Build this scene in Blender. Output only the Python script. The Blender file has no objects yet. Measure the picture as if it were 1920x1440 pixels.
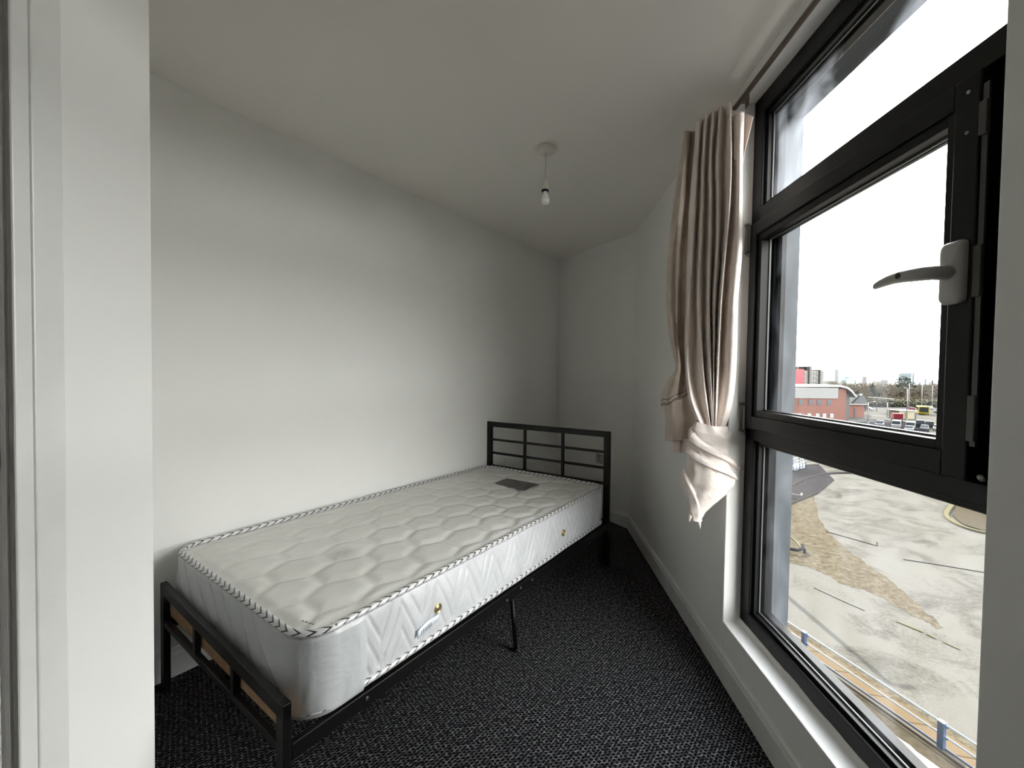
import bpy, math, random
from mathutils import Vector, Matrix, noise
random.seed(7)
S = bpy.context.scene
COL = S.collection
PI = math.pi

# ------------------------------------------------------------------ camera, sky, sun, exposure
ZC = 1.23                      # eye height above the carpet
PITCH, ROLL = 0.020634, 0.0097
cam_d = bpy.data.cameras.new('camera'); cam = bpy.data.objects.new('camera', cam_d); COL.objects.link(cam)
fwd = Vector((0, math.cos(PITCH), -math.sin(PITCH))); up0 = Vector((0, math.sin(PITCH), math.cos(PITCH))); rt0 = Vector((1, 0, 0))
upv = up0*math.cos(ROLL) - rt0*math.sin(ROLL); rtv = rt0*math.cos(ROLL) + up0*math.sin(ROLL)
m = Matrix.Identity(4)
for i in range(3):
    m[i][0], m[i][1], m[i][2] = rtv[i], upv[i], -fwd[i]
m[2][3] = ZC
cam.matrix_world = m
cam_d.sensor_width = 36.0; cam_d.sensor_fit = 'HORIZONTAL'; cam_d.lens = 785/1920*36
cam_d.clip_start = 0.02; cam_d.clip_end = 4000
S.camera = cam

SKY = 14.5                     # sky shaped to light the room: brightest outside the window, dimmed overhead and behind
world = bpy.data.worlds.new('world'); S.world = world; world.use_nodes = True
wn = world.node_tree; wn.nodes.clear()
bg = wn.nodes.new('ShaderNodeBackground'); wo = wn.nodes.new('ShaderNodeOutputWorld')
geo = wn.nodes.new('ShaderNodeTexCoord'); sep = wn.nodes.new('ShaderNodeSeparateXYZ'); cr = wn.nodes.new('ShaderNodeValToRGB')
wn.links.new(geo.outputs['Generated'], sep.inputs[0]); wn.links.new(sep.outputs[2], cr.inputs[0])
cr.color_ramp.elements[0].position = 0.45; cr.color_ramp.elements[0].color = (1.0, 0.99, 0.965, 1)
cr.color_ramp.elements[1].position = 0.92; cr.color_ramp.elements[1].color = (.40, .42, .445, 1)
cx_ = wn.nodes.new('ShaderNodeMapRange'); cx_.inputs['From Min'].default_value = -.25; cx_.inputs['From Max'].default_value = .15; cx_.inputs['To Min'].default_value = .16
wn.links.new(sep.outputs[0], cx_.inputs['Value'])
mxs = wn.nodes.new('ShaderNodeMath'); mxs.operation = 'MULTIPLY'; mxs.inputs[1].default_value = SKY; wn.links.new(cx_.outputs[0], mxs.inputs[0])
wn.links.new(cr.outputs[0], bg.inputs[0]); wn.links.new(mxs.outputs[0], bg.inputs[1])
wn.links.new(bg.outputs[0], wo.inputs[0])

SUN_AZ = Vector((0.036, 1.0, 0)).normalized(); SUN_EL = math.radians(34)
sd = bpy.data.lights.new('sun', 'SUN'); sd.energy = 21.0; sd.angle = 0.0093; sd.color = (1.0, 0.93, 0.82)
sun = bpy.data.objects.new('sun', sd); COL.objects.link(sun)
sun.rotation_euler = (-(SUN_AZ*math.cos(SUN_EL) + Vector((0, 0, math.sin(SUN_EL))))).to_track_quat('-Z', 'Y').to_euler()

vs = S.view_settings
S.display_settings.display_device = 'sRGB'
vs.view_transform = 'Standard'; vs.look = 'None'; vs.exposure = 0.07; vs.gamma = 1.0; vs.use_curve_mapping = False
S.cycles.max_bounces = 14; S.cycles.diffuse_bounces = 8; S.cycles.transparent_max_bounces = 24; S.cycles.glossy_bounces = 5
S.cycles.sample_clamp_indirect = 6.0

# ------------------------------------------------------------------ materials
def mat(name, col=(.8, .8, .8), rough=.6, metal=0., spec=.5, coat=0., coat_r=.1, sheen=0., emit=None):
    M = bpy.data.materials.new(name); M.use_nodes = True
    b = M.node_tree.nodes['Principled BSDF']
    b.inputs['Base Color'].default_value = (*col, 1); b.inputs['Roughness'].default_value = rough
    b.inputs['Metallic'].default_value = metal; b.inputs['Specular IOR Level'].default_value = spec
    b.inputs['Coat Weight'].default_value = coat; b.inputs['Coat Roughness'].default_value = coat_r
    b.inputs['Sheen Weight'].default_value = sheen
    return M
def nd(M, t, **kw):
    n = M.node_tree.nodes.new(t)
    for k, v in kw.items():
        if k in n.inputs: n.inputs[k].default_value = v
        else: setattr(n, k, v)
    return n
def lk(M, a, b): M.node_tree.links.new(a, b)
def pbsdf(M): return M.node_tree.nodes['Principled BSDF']
def coords(M, scale=(1, 1, 1), rot=(0, 0, 0)):
    t = nd(M, 'ShaderNodeTexCoord'); mp = nd(M, 'ShaderNodeMapping')
    mp.inputs['Scale'].default_value = scale; mp.inputs['Rotation'].default_value = rot
    lk(M, t.outputs['Object'], mp.inputs[0]); return mp.outputs[0]
def ramp(M, fac, stops):
    r = nd(M, 'ShaderNodeValToRGB'); e = r.color_ramp.elements
    while len(e) < len(stops): e.new(.5)
    for q, (p, c) in zip(e, stops):
        q.position = p; q.color = (*c, 1) if len(c) == 3 else c
    lk(M, fac, r.inputs[0]); return r.outputs[0]
def bump(M, h, strength=.3, dist=.01, target='Normal'):
    b = nd(M, 'ShaderNodeBump', Strength=strength, Distance=dist); lk(M, h, b.inputs['Height']); lk(M, b.outputs[0], pbsdf(M).inputs[target]); return b
def noisy(M, scale=5., c0=(.7,)*3, c1=(.8,)*3, lo=.35, hi=.65, detail=5., vec=None, bstr=0., bdist=.002):
    n = nd(M, 'ShaderNodeTexNoise', Scale=scale, Detail=detail)
    lk(M, vec if vec is not None else coords(M), n.inputs['Vector'])
    lk(M, ramp(M, n.outputs[0], [(lo, c0), (hi, c1)]), pbsdf(M).inputs['Base Color'])
    if bstr: bump(M, n.outputs[0], bstr, bdist)
    return n

M_wall = mat('white_wall_paint', rough=.55, spec=.3); noisy(M_wall, 2.2, (.855, .852, .832), (.88, .877, .858), bstr=0)
_n = nd(M_wall, 'ShaderNodeTexNoise', Scale=140., Detail=3.); lk(M_wall, coords(M_wall), _n.inputs['Vector']); bump(M_wall, _n.outputs[0], .10, .0015)
M_ceil = mat('ceiling_paint', (.87, .85, .805), .7, spec=.2)
M_gloss = mat('white_gloss_paint', rough=.32, spec=.5); noisy(M_gloss, 6., (.76, .76, .74), (.82, .82, .80))
_n = nd(M_gloss, 'ShaderNodeTexNoise', Scale=38., Detail=3.); lk(M_gloss, coords(M_gloss), _n.inputs['Vector']); bump(M_gloss, _n.outputs[0], .15, .002)
M_black = mat('black_powder_coat', (.0032, .0032, .0036), .40, spec=.25)
M_frame = mat('anthracite_aluminium', (.0050, .0052, .0060), .42, spec=.22)
M_gasket = mat('grey_gasket', (.10, .10, .098), .4)
M_seal = mat('dark_rubber_seal', (.008, .012, .014), .6)
M_steel = mat('brushed_steel', (.45, .44, .41), .35, metal=.9)
M_dsteel = mat('dull_steel', (.075, .075, .07), .45, metal=.6)
M_handle = mat('grey_handle_paint', (.40, .385, .365), .38, spec=.5)
M_brass = mat('brass', (.72, .52, .18), .25, metal=1.)
M_plastic = mat('white_plastic', (.66, .64, .58), .35)
M_bulb = mat('frosted_bulb', (.85, .85, .84), .22, coat=.6)
M_hinge = mat('grey_hinge', (.16, .155, .145), .4, metal=.5)
M_rod = mat('brown_metal_rod', (.20, .155, .13), .3, metal=.7)
M_wood = mat('pine_slat', rough=.55)
_v = coords(M_wood, (3, 40, 40)); noisy(M_wood, 2., (.20, .115, .06), (.30, .19, .10), vec=_v)
M_doorwood = mat('dark_door_wood', (.03, .012, .008), .4)

# carpet: near-black loop pile with light flecks in crooked rows
M_carpet = mat('charcoal_loop_carpet', rough=.95, spec=.1)
v = coords(M_carpet, (1, 1, 1), (0, 0, -.12))
wz = nd(M_carpet, 'ShaderNodeTexNoise', Scale=70., Detail=2.); lk(M_carpet, v, wz.inputs['Vector'])
mx = nd(M_carpet, 'ShaderNodeVectorMath', operation='MULTIPLY_ADD'); lk(M_carpet, wz.outputs['Color'], mx.inputs[0]); mx.inputs[1].default_value = (.008, .006, 0); lk(M_carpet, v, mx.inputs[2])
xy = nd(M_carpet, 'ShaderNodeSeparateXYZ'); lk(M_carpet, mx.outputs[0], xy.inputs[0])
def mth(op, a, b=None, c=None):
    n = nd(M_carpet, 'ShaderNodeMath', operation=op)
    for i, q in enumerate((a, b, c)):
        if q is None: continue
        if isinstance(q, (int, float)): n.inputs[i].default_value = q
        else: lk(M_carpet, q, n.inputs[i])
    return n.outputs[0]
PR = .0100                                             # row pitch of the loops
rown = mth('FLOOR', mth('DIVIDE', xy.outputs[1], PR))
sn = mth('SINE', mth('MULTIPLY_ADD', xy.outputs[0], 2*PI/.0165, mth('MULTIPLY', rown, 2.3)))
yy = mth('MULTIPLY_ADD', sn, .0026, xy.outputs[1])
pp = mth('PINGPONG', mth('DIVIDE', yy, PR), .5)         # 0 between rows, .5 on the loop
n2 = nd(M_carpet, 'ShaderNodeTexNoise', Scale=85., Detail=3.); lk(M_carpet, v, n2.inputs['Vector'])
n3 = nd(M_carpet, 'ShaderNodeTexNoise', Scale=480., Detail=2.); lk(M_carpet, v, n3.inputs['Vector'])
a2 = mth('ADD', mth('MULTIPLY', pp, 1.1), mth('ADD', mth('MULTIPLY', n2.outputs[0], 1.0), mth('MULTIPLY', n3.outputs[0], .35)))
lk(M_carpet, ramp(M_carpet, mth('MULTIPLY', a2, .5), [(.465, (.0035, .0035, .005)), (.52, (.018, .018, .023)), (.63, (.27, .268, .27))]), pbsdf(M_carpet).inputs['Base Color'])
_dv = mth('MULTIPLY', a2, .7); bump(M_carpet, _dv, .9, .006)

# curtain satin
M_satin = mat('champagne_satin', rough=.34, spec=.5, sheen=.2)
_v = coords(M_satin, (1, 1, 1)); _n = nd(M_satin, 'ShaderNodeTexNoise', Scale=22., Detail=6., Roughness=.65); lk(M_satin, _v, _n.inputs['Vector'])
lk(M_satin, ramp(M_satin, _n.outputs[0], [(.3, (.80, .70, .64)), (.7, (.90, .825, .77))]), pbsdf(M_satin).inputs['Base Color'])
_n2 = nd(M_satin, 'ShaderNodeTexNoise', Scale=34., Detail=5., Distortion=1.2); lk(M_satin, _v, _n2.inputs['Vector']); bump(M_satin, _n2.outputs[0], .35, .006)
M_lining = mat('taupe_lining', rough=.6)
noisy(M_lining, 16., (.48, .40, .335), (.58, .50, .43), bstr=.4, bdist=.006)

# mattress ticking under thin film
_st = (.345, .58); _o = (.95, .5)                       # smudge on the top, metres along and across the bed
_sb = (math.sin(math.radians(35.75)), math.cos(math.radians(35.75)))
STAIN = ((_st[0]-_o[0])*_sb[0]+(_st[1]-_o[1])*_sb[1], (_st[0]-_o[0])*_sb[1]-(_st[1]-_o[1])*_sb[0], .236)
M_tick = mat('white_ticking', rough=.55, coat=.7, coat_r=.16)
_v = coords(M_tick, (1, 1, 1)); _n = nd(M_tick, 'ShaderNodeTexNoise', Scale=3., Detail=3.); lk(M_tick, _v, _n.inputs['Vector'])
lk(M_tick, ramp(M_tick, _n.outputs[0], [(.35, (.78, .775, .735)), (.65, (.84, .835, .80))]), pbsdf(M_tick).inputs['Base Color'])
_gr = nd(M_tick, 'ShaderNodeTexGradient', gradient_type='SPHERICAL'); _mp = nd(M_tick, 'ShaderNodeMapping'); _mp.vector_type = 'POINT'
_mp.inputs['Location'].default_value = (-STAIN[0]*15, -STAIN[1]*15, -STAIN[2]*15); _mp.inputs['Scale'].default_value = (15, 15, 15); lk(M_tick, _v, _mp.inputs[0]); lk(M_tick, _mp.outputs[0], _gr.inputs[0])
_mn = nd(M_tick, 'ShaderNodeMath', operation='MULTIPLY'); _sn = nd(M_tick, 'ShaderNodeTexNoise', Scale=30., Detail=4.); lk(M_tick, _v, _sn.inputs['Vector']); lk(M_tick, _gr.outputs[0], _mn.inputs[0]); lk(M_tick, _sn.outputs[0], _mn.inputs[1])
_mc = nd(M_tick, 'ShaderNodeMix', data_type='RGBA'); _mc.inputs[7].default_value = (.25, .25, .22, 1); lk(M_tick, _mn.outputs[0], _mc.inputs[0]); _src = pbsdf(M_tick).inputs['Base Color'].links[0].from_socket; lk(M_tick, _src, _mc.inputs[6]); lk(M_tick, _mc.outputs[2], pbsdf(M_tick).inputs['Base Color'])
_w = nd(M_tick, 'ShaderNodeTexWave', Scale=70., Distortion=.6); lk(M_tick, coords(M_tick, (1, 1, 1), (0, 0, -.3)), _w.inputs['Vector']); bump(M_tick, _w.outputs[0], .18, .001)
_f = nd(M_tick, 'ShaderNodeTexNoise', Scale=9., Detail=6., Distortion=1.5); lk(M_tick, _v, _f.inputs['Vector']); bump(M_tick, _f.outputs[0], .5, .012, 'Coat Normal')
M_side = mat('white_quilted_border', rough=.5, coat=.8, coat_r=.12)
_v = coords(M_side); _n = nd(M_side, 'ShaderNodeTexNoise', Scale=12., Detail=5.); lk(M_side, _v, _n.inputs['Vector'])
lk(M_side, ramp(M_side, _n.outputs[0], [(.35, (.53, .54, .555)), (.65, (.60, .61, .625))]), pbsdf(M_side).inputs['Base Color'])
_f = nd(M_side, 'ShaderNodeTexNoise', Scale=11., Detail=7., Distortion=3.); lk(M_side, _v, _f.inputs['Vector']); bump(M_side, _f.outputs[0], .6, .012, 'Coat Normal')
_w = nd(M_side, 'ShaderNodeTexWave', Scale=55., Distortion=.8); lk(M_side, _v, _w.inputs['Vector']); bump(M_side, _w.outputs[0], .15, .001)

# piping tape: black chevrons on white, follows the tape
M_pipe = mat('chevron_tape', rough=.4, coat=.5)
at1 = nd(M_pipe, 'ShaderNodeAttribute', attribute_name='along'); at2 = nd(M_pipe, 'ShaderNodeAttribute', attribute_name='around')
sb = nd(M_pipe, 'ShaderNodeMath', operation='SUBTRACT'); lk(M_pipe, at2.outputs['Fac'], sb.inputs[0]); sb.inputs[1].default_value = .125
ab = nd(M_pipe, 'ShaderNodeMath', operation='PINGPONG'); lk(M_pipe, sb.outputs[0], ab.inputs[0]); ab.inputs[1].default_value = .25
mu = nd(M_pipe, 'ShaderNodeMath', operation='MULTIPLY_ADD'); lk(M_pipe, ab.outputs[0], mu.inputs[0]); mu.inputs[1].default_value = 4.2; lk(M_pipe, at1.outputs['Fac'], mu.inputs[2])
fr = nd(M_pipe, 'ShaderNodeMath', operation='FRACT'); lk(M_pipe, mu.outputs[0], fr.inputs[0])
lk(M_pipe, ramp(M_pipe, fr.outputs[0], [(.0, (.012, .012, .02)), (.24, (.012, .012, .02)), (.30, (.62, .62, .62)), (.97, (.62, .62, .62))]), pbsdf(M_pipe).inputs['Base Color'])

def schlick(M, f0, f1):     # two-sided reflectance of a thin sheet
    lw = nd(M, 'ShaderNodeLayerWeight', Blend=.5); pw = nd(M, 'ShaderNodeMath', operation='POWER'); lk(M, lw.outputs['Facing'], pw.inputs[0]); pw.inputs[1].default_value = 5.
    ma = nd(M, 'ShaderNodeMath', operation='MULTIPLY_ADD'); lk(M, pw.outputs[0], ma.inputs[0]); ma.inputs[1].default_value = f1; ma.inputs[2].default_value = f0; return ma.outputs[0]
def clear_film(name, alpha, col=(.9, .9, .9), rough=.08, bscale=16., bd=.01):
    M = bpy.data.materials.new(name); M.use_nodes = True; nt = M.node_tree; p = pbsdf(M)
    p.inputs['Base Color'].default_value = (*col, 1); p.inputs['Roughness'].default_value = rough
    n = nd(M, 'ShaderNodeTexNoise', Scale=bscale, Detail=6., Distortion=1.6); lk(M, coords(M), n.inputs['Vector']); bump(M, n.outputs[0], .6, bd)
    tr = nd(M, 'ShaderNodeBsdfTransparent'); mixs = nd(M, 'ShaderNodeMixShader')
    ad = nd(M, 'ShaderNodeMath', operation='ADD', use_clamp=True); ad.inputs[1].default_value = alpha
    lk(M, schlick(M, .04, .7), ad.inputs[0]); lk(M, ad.outputs[0], mixs.inputs[0]); lk(M, tr.outputs[0], mixs.inputs[1]); lk(M, p.outputs[0], mixs.inputs[2])
    lk(M, mixs.outputs[0], nt.nodes['Material Output'].inputs[0]); return M
M_film = clear_film('milky_film', .74, (.62, .64, .655), .12, 7., .012)

M_clear = clear_film('clear_film', .02, (.8, .82, .85), .07, 13., .012)

def glass_mat(name, dirt):
    M = bpy.data.materials.new(name); M.use_nodes = True; nt = M.node_tree; nt.nodes.remove(pbsdf(M))
    tr = nd(M, 'ShaderNodeBsdfTransparent'); tr.inputs[0].default_value = (.97, .98, .975, 1)
    gl = nd(M, 'ShaderNodeBsdfGlossy'); gl.inputs['Roughness'].default_value = .02; gl.inputs[0].default_value = (.8, .85, .9, 1)
    df = nd(M, 'ShaderNodeBsdfTranslucent'); df.inputs[0].default_value = (.75, .8, .9, 1)
    fz = schlick(M, .02, .35); m1 = nd(M, 'ShaderNodeMixShader'); m2 = nd(M, 'ShaderNodeMixShader')
    n = nd(M, 'ShaderNodeTexNoise', Scale=5., Detail=8., Distortion=1.4); lk(M, coords(M, (1, 1, .55), (.5, 0, 0)), n.inputs['Vector'])
    r = ramp(M, n.outputs[0], [(.42, (0, 0, 0)), (.8, (dirt,)*3)])
    lk(M, fz, m1.inputs[0]); lk(M, tr.outputs[0], m1.inputs[1]); lk(M, gl.outputs[0], m1.inputs[2])
    lk(M, r, m2.inputs[0]); lk(M, m1.outputs[0], m2.inputs[1]); lk(M, df.outputs[0], m2.inputs[2])
    lk(M, m2.outputs[0], nt.nodes['Material Output'].inputs[0]); return M
M_glass = glass_mat('window_glass', .02); M_glass_dirty = glass_mat('smeared_window_glass', .17)

# ------------------------------------------------------------------ mesh helpers
class MB:
    def __init__(s): s.v = []; s.f = []; s.sm = []; s.at = {}
    def add(s, vs, fs, smooth=False):
        o = len(s.v); s.v += [tuple(p) for p in vs]; s.f += [tuple(i+o for i in f) for f in fs]; s.sm += [smooth]*len(fs); return o
    def box(s, fn, a0, a1, b0, b1, c0, c1):
        P = [fn(a, b, c) for a in (a0, a1) for b in (b0, b1) for c in (c0, c1)]
        s.add(P, [(0, 1, 3, 2), (4, 6, 7, 5), (0, 4, 5, 1), (2, 3, 7, 6), (0, 2, 6, 4), (1, 5, 7, 3)])
    def prism(s, poly, z0, z1, fn=None):
        fn = fn or (lambda x, y, z: (x, y, z)); n = len(poly)
        s.add([fn(x, y, z0) for x, y in poly]+[fn(x, y, z1) for x, y in poly],
              [tuple(range(n-1, -1, -1)), tuple(range(n, 2*n))]+[(i, (i+1) % n, n+(i+1) % n, n+i) for i in range(n)])
    def tube(s, pts, r, n=10, cap=True, rx=None):
        pts = [Vector(p) for p in pts]; rs = r if isinstance(r, (list, tuple)) else [r]*len(pts)
        V = []; prev = None
        for i, p in enumerate(pts):
            t = (pts[min(i+1, len(pts)-1)]-pts[max(i-1, 0)]).normalized()
            if prev is None:
                a = Vector((0, 0, 1)) if abs(t.z) < .9 else Vector((1, 0, 0)); u = t.cross(a).normalized()
            else: u = (prev - t*prev.dot(t)).normalized()
            prev = u; w = t.cross(u)
            for k in range(n):
                q = 2*PI*k/n; V.append(p+(u*math.cos(q)+w*math.sin(q)*(rx or 1))*rs[i])
        F = [(i*n+k, i*n+(k+1) % n, (i+1)*n+(k+1) % n, (i+1)*n+k) for i in range(len(pts)-1) for k in range(n)]
        if cap: F += [tuple(range(n-1, -1, -1)), tuple(range((len(pts)-1)*n, len(pts)*n))]
        s.add(V, F, True)
    def lathe(s, prof, c, n=32, axis=None):
        cx, cy, cz = c; V = []
        ax = axis
        for r, z in prof:
            for k in range(n):
                q = 2*PI*k/n; x, y = r*math.cos(q), r*math.sin(q)
                V.append(Vector((x, y, z)) if ax is None else ax @ Vector((x, y, z)))
        V = [p+Vector(c) for p in V]
        F = [(i*n+k, i*n+(k+1) % n, (i+1)*n+(k+1) % n, (i+1)*n+k) for i in range(len(prof)-1) for k in range(n)]
        F += [tuple(range(n-1, -1, -1)), tuple(range((len(prof)-1)*n, len(prof)*n))]
        s.add(V, F, True)
    def grid(s, rows, close=False):
        n = len(rows[0]); V = [p for r in rows for p in r]
        F = [(i*n+k, i*n+(k+1) % n, (i+1)*n+(k+1) % n, (i+1)*n+k) for i in range(len(rows)-1) for k in range(n if close else n-1)]
        return s.add(V, F, True)
def wloc(o):
    v = Vector((0, 0, 0))
    while o: v += o.location; o = o.parent
    return v
def obj(name, mb, m, parent=None, bevel=0., solid=0., base=True, seg=2, subsurf=0):
    me = bpy.data.meshes.new(name)
    if parent is not None: off = wloc(parent); loc = Vector((0, 0, 0))
    elif base:
        xs, ys, zs = zip(*mb.v); off = Vector(((min(xs)+max(xs))/2, (min(ys)+max(ys))/2, min(zs))); loc = off
    else: off = Vector((0, 0, 0)); loc = off
    me.from_pydata([tuple(Vector(p)-off) for p in mb.v], [], mb.f)
    me.polygons.foreach_set('use_smooth', mb.sm)
    for k, vals in mb.at.items():
        a = me.attributes.new(k, 'FLOAT', 'POINT'); a.data.foreach_set('value', vals)
    me.update(); me.validate()
    for q in (m if isinstance(m, (list, tuple)) else [m]): me.materials.append(q)
    o = bpy.data.objects.new(name, me); COL.objects.link(o); o.location = loc
    if parent is not None: o.parent = parent
    if bevel:
        b = o.modifiers.new('bevel', 'BEVEL'); b.width = bevel; b.segments = seg; b.limit_method = 'ANGLE'; b.harden_normals = False
    if solid:
        q = o.modifiers.new('solid', 'SOLIDIFY'); q.thickness = solid; q.offset = 0
    if subsurf:
        q = o.modifiers.new('sub', 'SUBSURF'); q.levels = subsurf; q.render_levels = subsurf
    return o
def tag(o, label=None, cat=None, group=None, kind=None):
    if label: o['label'] = label
    if cat: o['category'] = cat
    if group: o['group'] = group
    if kind: o['kind'] = kind
    return o
def thing(name, label, cat, loc, group=None, kind=None, parent=None):
    o = bpy.data.objects.new(name, None); COL.objects.link(o); o.location = loc; o.empty_display_size = .1
    return tag(o, label, cat, group, kind)
def struct(name, mb, m, label=None, **kw):
    o = obj(name, mb, m, **kw); o['kind'] = 'structure'
    if label: o['label'] = label
    return o
def dup(root, loc=None, rotz=None, scale=None, label=None):
    r = root.copy(); COL.objects.link(r)
    if loc is not None: r.location = loc
    if rotz is not None: r.rotation_euler = (0, 0, rotz)
    if scale is not None: r.scale = scale if isinstance(scale, tuple) else (scale,)*3
    if label: r['label'] = label
    for ch in list(root.children):
        c = ch.copy(); COL.objects.link(c); c.parent = r
        for g in list(ch.children):
            k = g.copy(); COL.objects.link(k); k.parent = c
    return r
XYZ = lambda x, y, z: (x, y, z)

# ------------------------------------------------------------------ frames of reference
H = 2.375                                            # ceiling height
BW = math.radians(2.8)                               # direction of the window wall
WD = Vector((math.sin(BW), math.cos(BW), 0)); WN = Vector((math.cos(BW), -math.sin(BW), 0))
def win(s, t, z): return WD*s + WN*(t+.0085*z) + Vector((0, 0, z))     # the wall leans out a few millimetres
AB = math.radians(35.75)                             # direction of the bed
BU = Vector((math.sin(AB), math.cos(AB), 0)); BV = Vector((math.cos(AB), -math.sin(AB), 0)); BO = Vector((-1.329, 1.69, 0))
def bed(a, c, z): return BO + BU*a + BV*c + Vector((0, 0, z))

# ------------------------------------------------------------------ room shell
LA = Vector((.4648, 4.183)); LD = Vector((.5897, .8076)); LN = Vector((-.8076, .5897))   # left wall: far corner, direction, outward
CB = Vector((.972, 3.345)); bd_ = (CB-LA).normalized(); bn_ = Vector((bd_.y*-1, bd_.x)); 
if bn_.y < 0: bn_ = -bn_
p0 = LA - LD*4.6; 
mb = MB(); q0 = LA+LD*.15; mb.prism([tuple(p0), tuple(q0), tuple(q0+LN*.12), tuple(p0+LN*.12)], 0, H); struct('wall_left', mb, M_wall, base=False)
mb = MB(); e1 = CB+bd_*.12; mb.prism([tuple(LA), tuple(e1), tuple(e1+bn_*.12), tuple(LA+bn_*.12)], 0, H); struct('wall_back', mb, M_wall, base=False)
# window wall around the opening (inside leaf)
SF, SN, ZB, ZT = 1.742, .772, .228, 2.326
mb = MB()
mb.box(win, SF, 3.5, .79, .925, 0, H+.02); mb.box(win, -1.75, SN, .79, .925, 0, H+.02)
mb.box(win, SN, SF, .79, .925, 0, ZB); mb.box(win, SN, SF, .79, .925, ZT, H+.02)
struct('wall_right', mb, M_wall, base=False, bevel=.003)
# wall at near left with the doorway, its return behind the bed foot
mb = MB()
mb.prism([(-.85, .70), (-.85, .990), (-1.56, 1.501), (-1.64, 1.40), (-.97, .93), (-.97, .70)], 0, H)
mb.prism([(-.97, -.14), (-.85, -.14), (-.85, .70), (-.97, .70)], 2.04, H)
mb.prism([(-.97, -1.72), (-.85, -1.72), (-.85, -.14), (-.97, -.14)], 0, H)
struct('wall_near_left', mb, M_wall, base=False, bevel=.006)
mb = MB(); mb.prism([(-.97, -1.72), (.80, -1.72), (.80, -1.6), (-.97, -1.6)], 0, H); struct('wall_behind', mb, M_wall, base=False)
room = [(-.97, -1.7), (.72, -1.7), (.99, 3.32), (.44, 4.30), (-2.1, .85)]
room = [(-2.4, -1.7), tuple(win(-1.72, .90, 0))[:2], tuple(win(3.42, .90, 0))[:2], (.47, 4.32), (-2.4, .40)]
mb = MB(); mb.prism(room, -.12, 0); struct('floor', mb, M_carpet, base=False)
mb = MB(); mb.prism(room, H, H+.12); struct('ceiling', mb, M_ceil, base=False)

# skirting boards with a stepped, rounded top
def skirting(name, p, q, nrm):
    p, q, nrm = Vector(p), Vector(q), Vector(nrm)
    prof = [(0, 0), (.016, 0), (.016, .085), (.012, .098), (.012, .104), (.006, .112), (0, .112)]
    mb = MB(); n = len(prof)
    mb.add([(p.x+nrm.x*a, p.y+nrm.y*a, z) for a, z in prof]+[(q.x+nrm.x*a, q.y+nrm.y*a, z) for a, z in prof],
           [tuple(range(n)), tuple(range(2*n-1, n-1, -1))]+[(i, n+i, n+(i+1) % n, (i+1) % n) for i in range(n)])
    struct(name, mb, M_gloss, base=False)
skirting('baseboard_left', LA-LD*3.75, LA, -LN)
skirting('baseboard_back', LA, CB-bd_*.004, -bn_)
wp = lambda s: Vector(win(s, .79, .05))[:2]
skirting('baseboard_right', wp(3.385), wp(-1.7), Vector((-WN.x, -WN.y)))

# ------------------------------------------------------------------ doorway at the left edge
mb = MB(); mb.box(XYZ, -.97, -.862, .688, .706, 0, 2.04); mb.box(XYZ, -.97, -.862, -.14, -.122, 0, 2.04); mb.box(XYZ, -.97, -.862, -.14, .706, 2.022, 2.04)
mb.box(XYZ, -.92, -.905, .676, .69, 0, 2.03)
d1 = thing('door_1', 'dark door in a white frame at the left edge', None, (-.9, .3, 0), kind='structure')
obj('door_lining', mb, M_gloss, d1, bevel=.002)
mb = MB(); mb.box(XYZ, -.975, -.935, -.118, .684, .005, 2.018); obj('door_leaf', mb, M_doorwood, d1, bevel=.002)
mb = MB()
mb.box(XYZ, -.85, -.835, .731, .784, 0, 2.11); mb.box(XYZ, -.85, -.8375, .704, .735, 0, 2.07)
mb.box(XYZ, -.85, -.835, -.22, .784, 2.06, 2.11); mb.box(XYZ, -.85, -.835, -.22, -.165, 0, 2.11); mb.box(XYZ, -.85, -.84, -.17, -.14, 0, 2.07)
obj('architrave', mb, M_gloss, d1, bevel=.004, seg=3)
mb = MB(); mb.box(XYZ, -.900, -.868, .684, .6885, 1.05, 1.12); obj('strike_plate', mb, M_dsteel, d1, bevel=.002)
mb = MB(); mb.box(XYZ, -.866, -.858, .6895, .7065, 1.062, 1.098); obj('latch_lip', mb, M_dsteel, d1, bevel=.002)

# ------------------------------------------------------------------ window
W1 = thing('window_1', 'tall anthracite window with a side hung casement between two fixed panes', None, win(1.25, .87, ZB), kind='structure')
FN, FF = .79, 1.74; f0, f1 = .856, .925
mb = MB()
mb.box(win, 1.672, FF, f0, f1, .238, 2.322); mb.box(win, FN-.02, .832, f0, f1, .238, 2.322)
mb.box(win, FN-.02, FF, f0, f1, 2.255, 2.322); mb.box(win, FN-.02, FF, f0, f1, .238, .300)
mb.box(win, FN-.02, FF, f0, f1, 1.836, 1.888); mb.box(win, FN-.02, FF, f0, f1, .985, 1.030)
obj('frame', mb, M_frame, W1, bevel=.0025)
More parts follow.
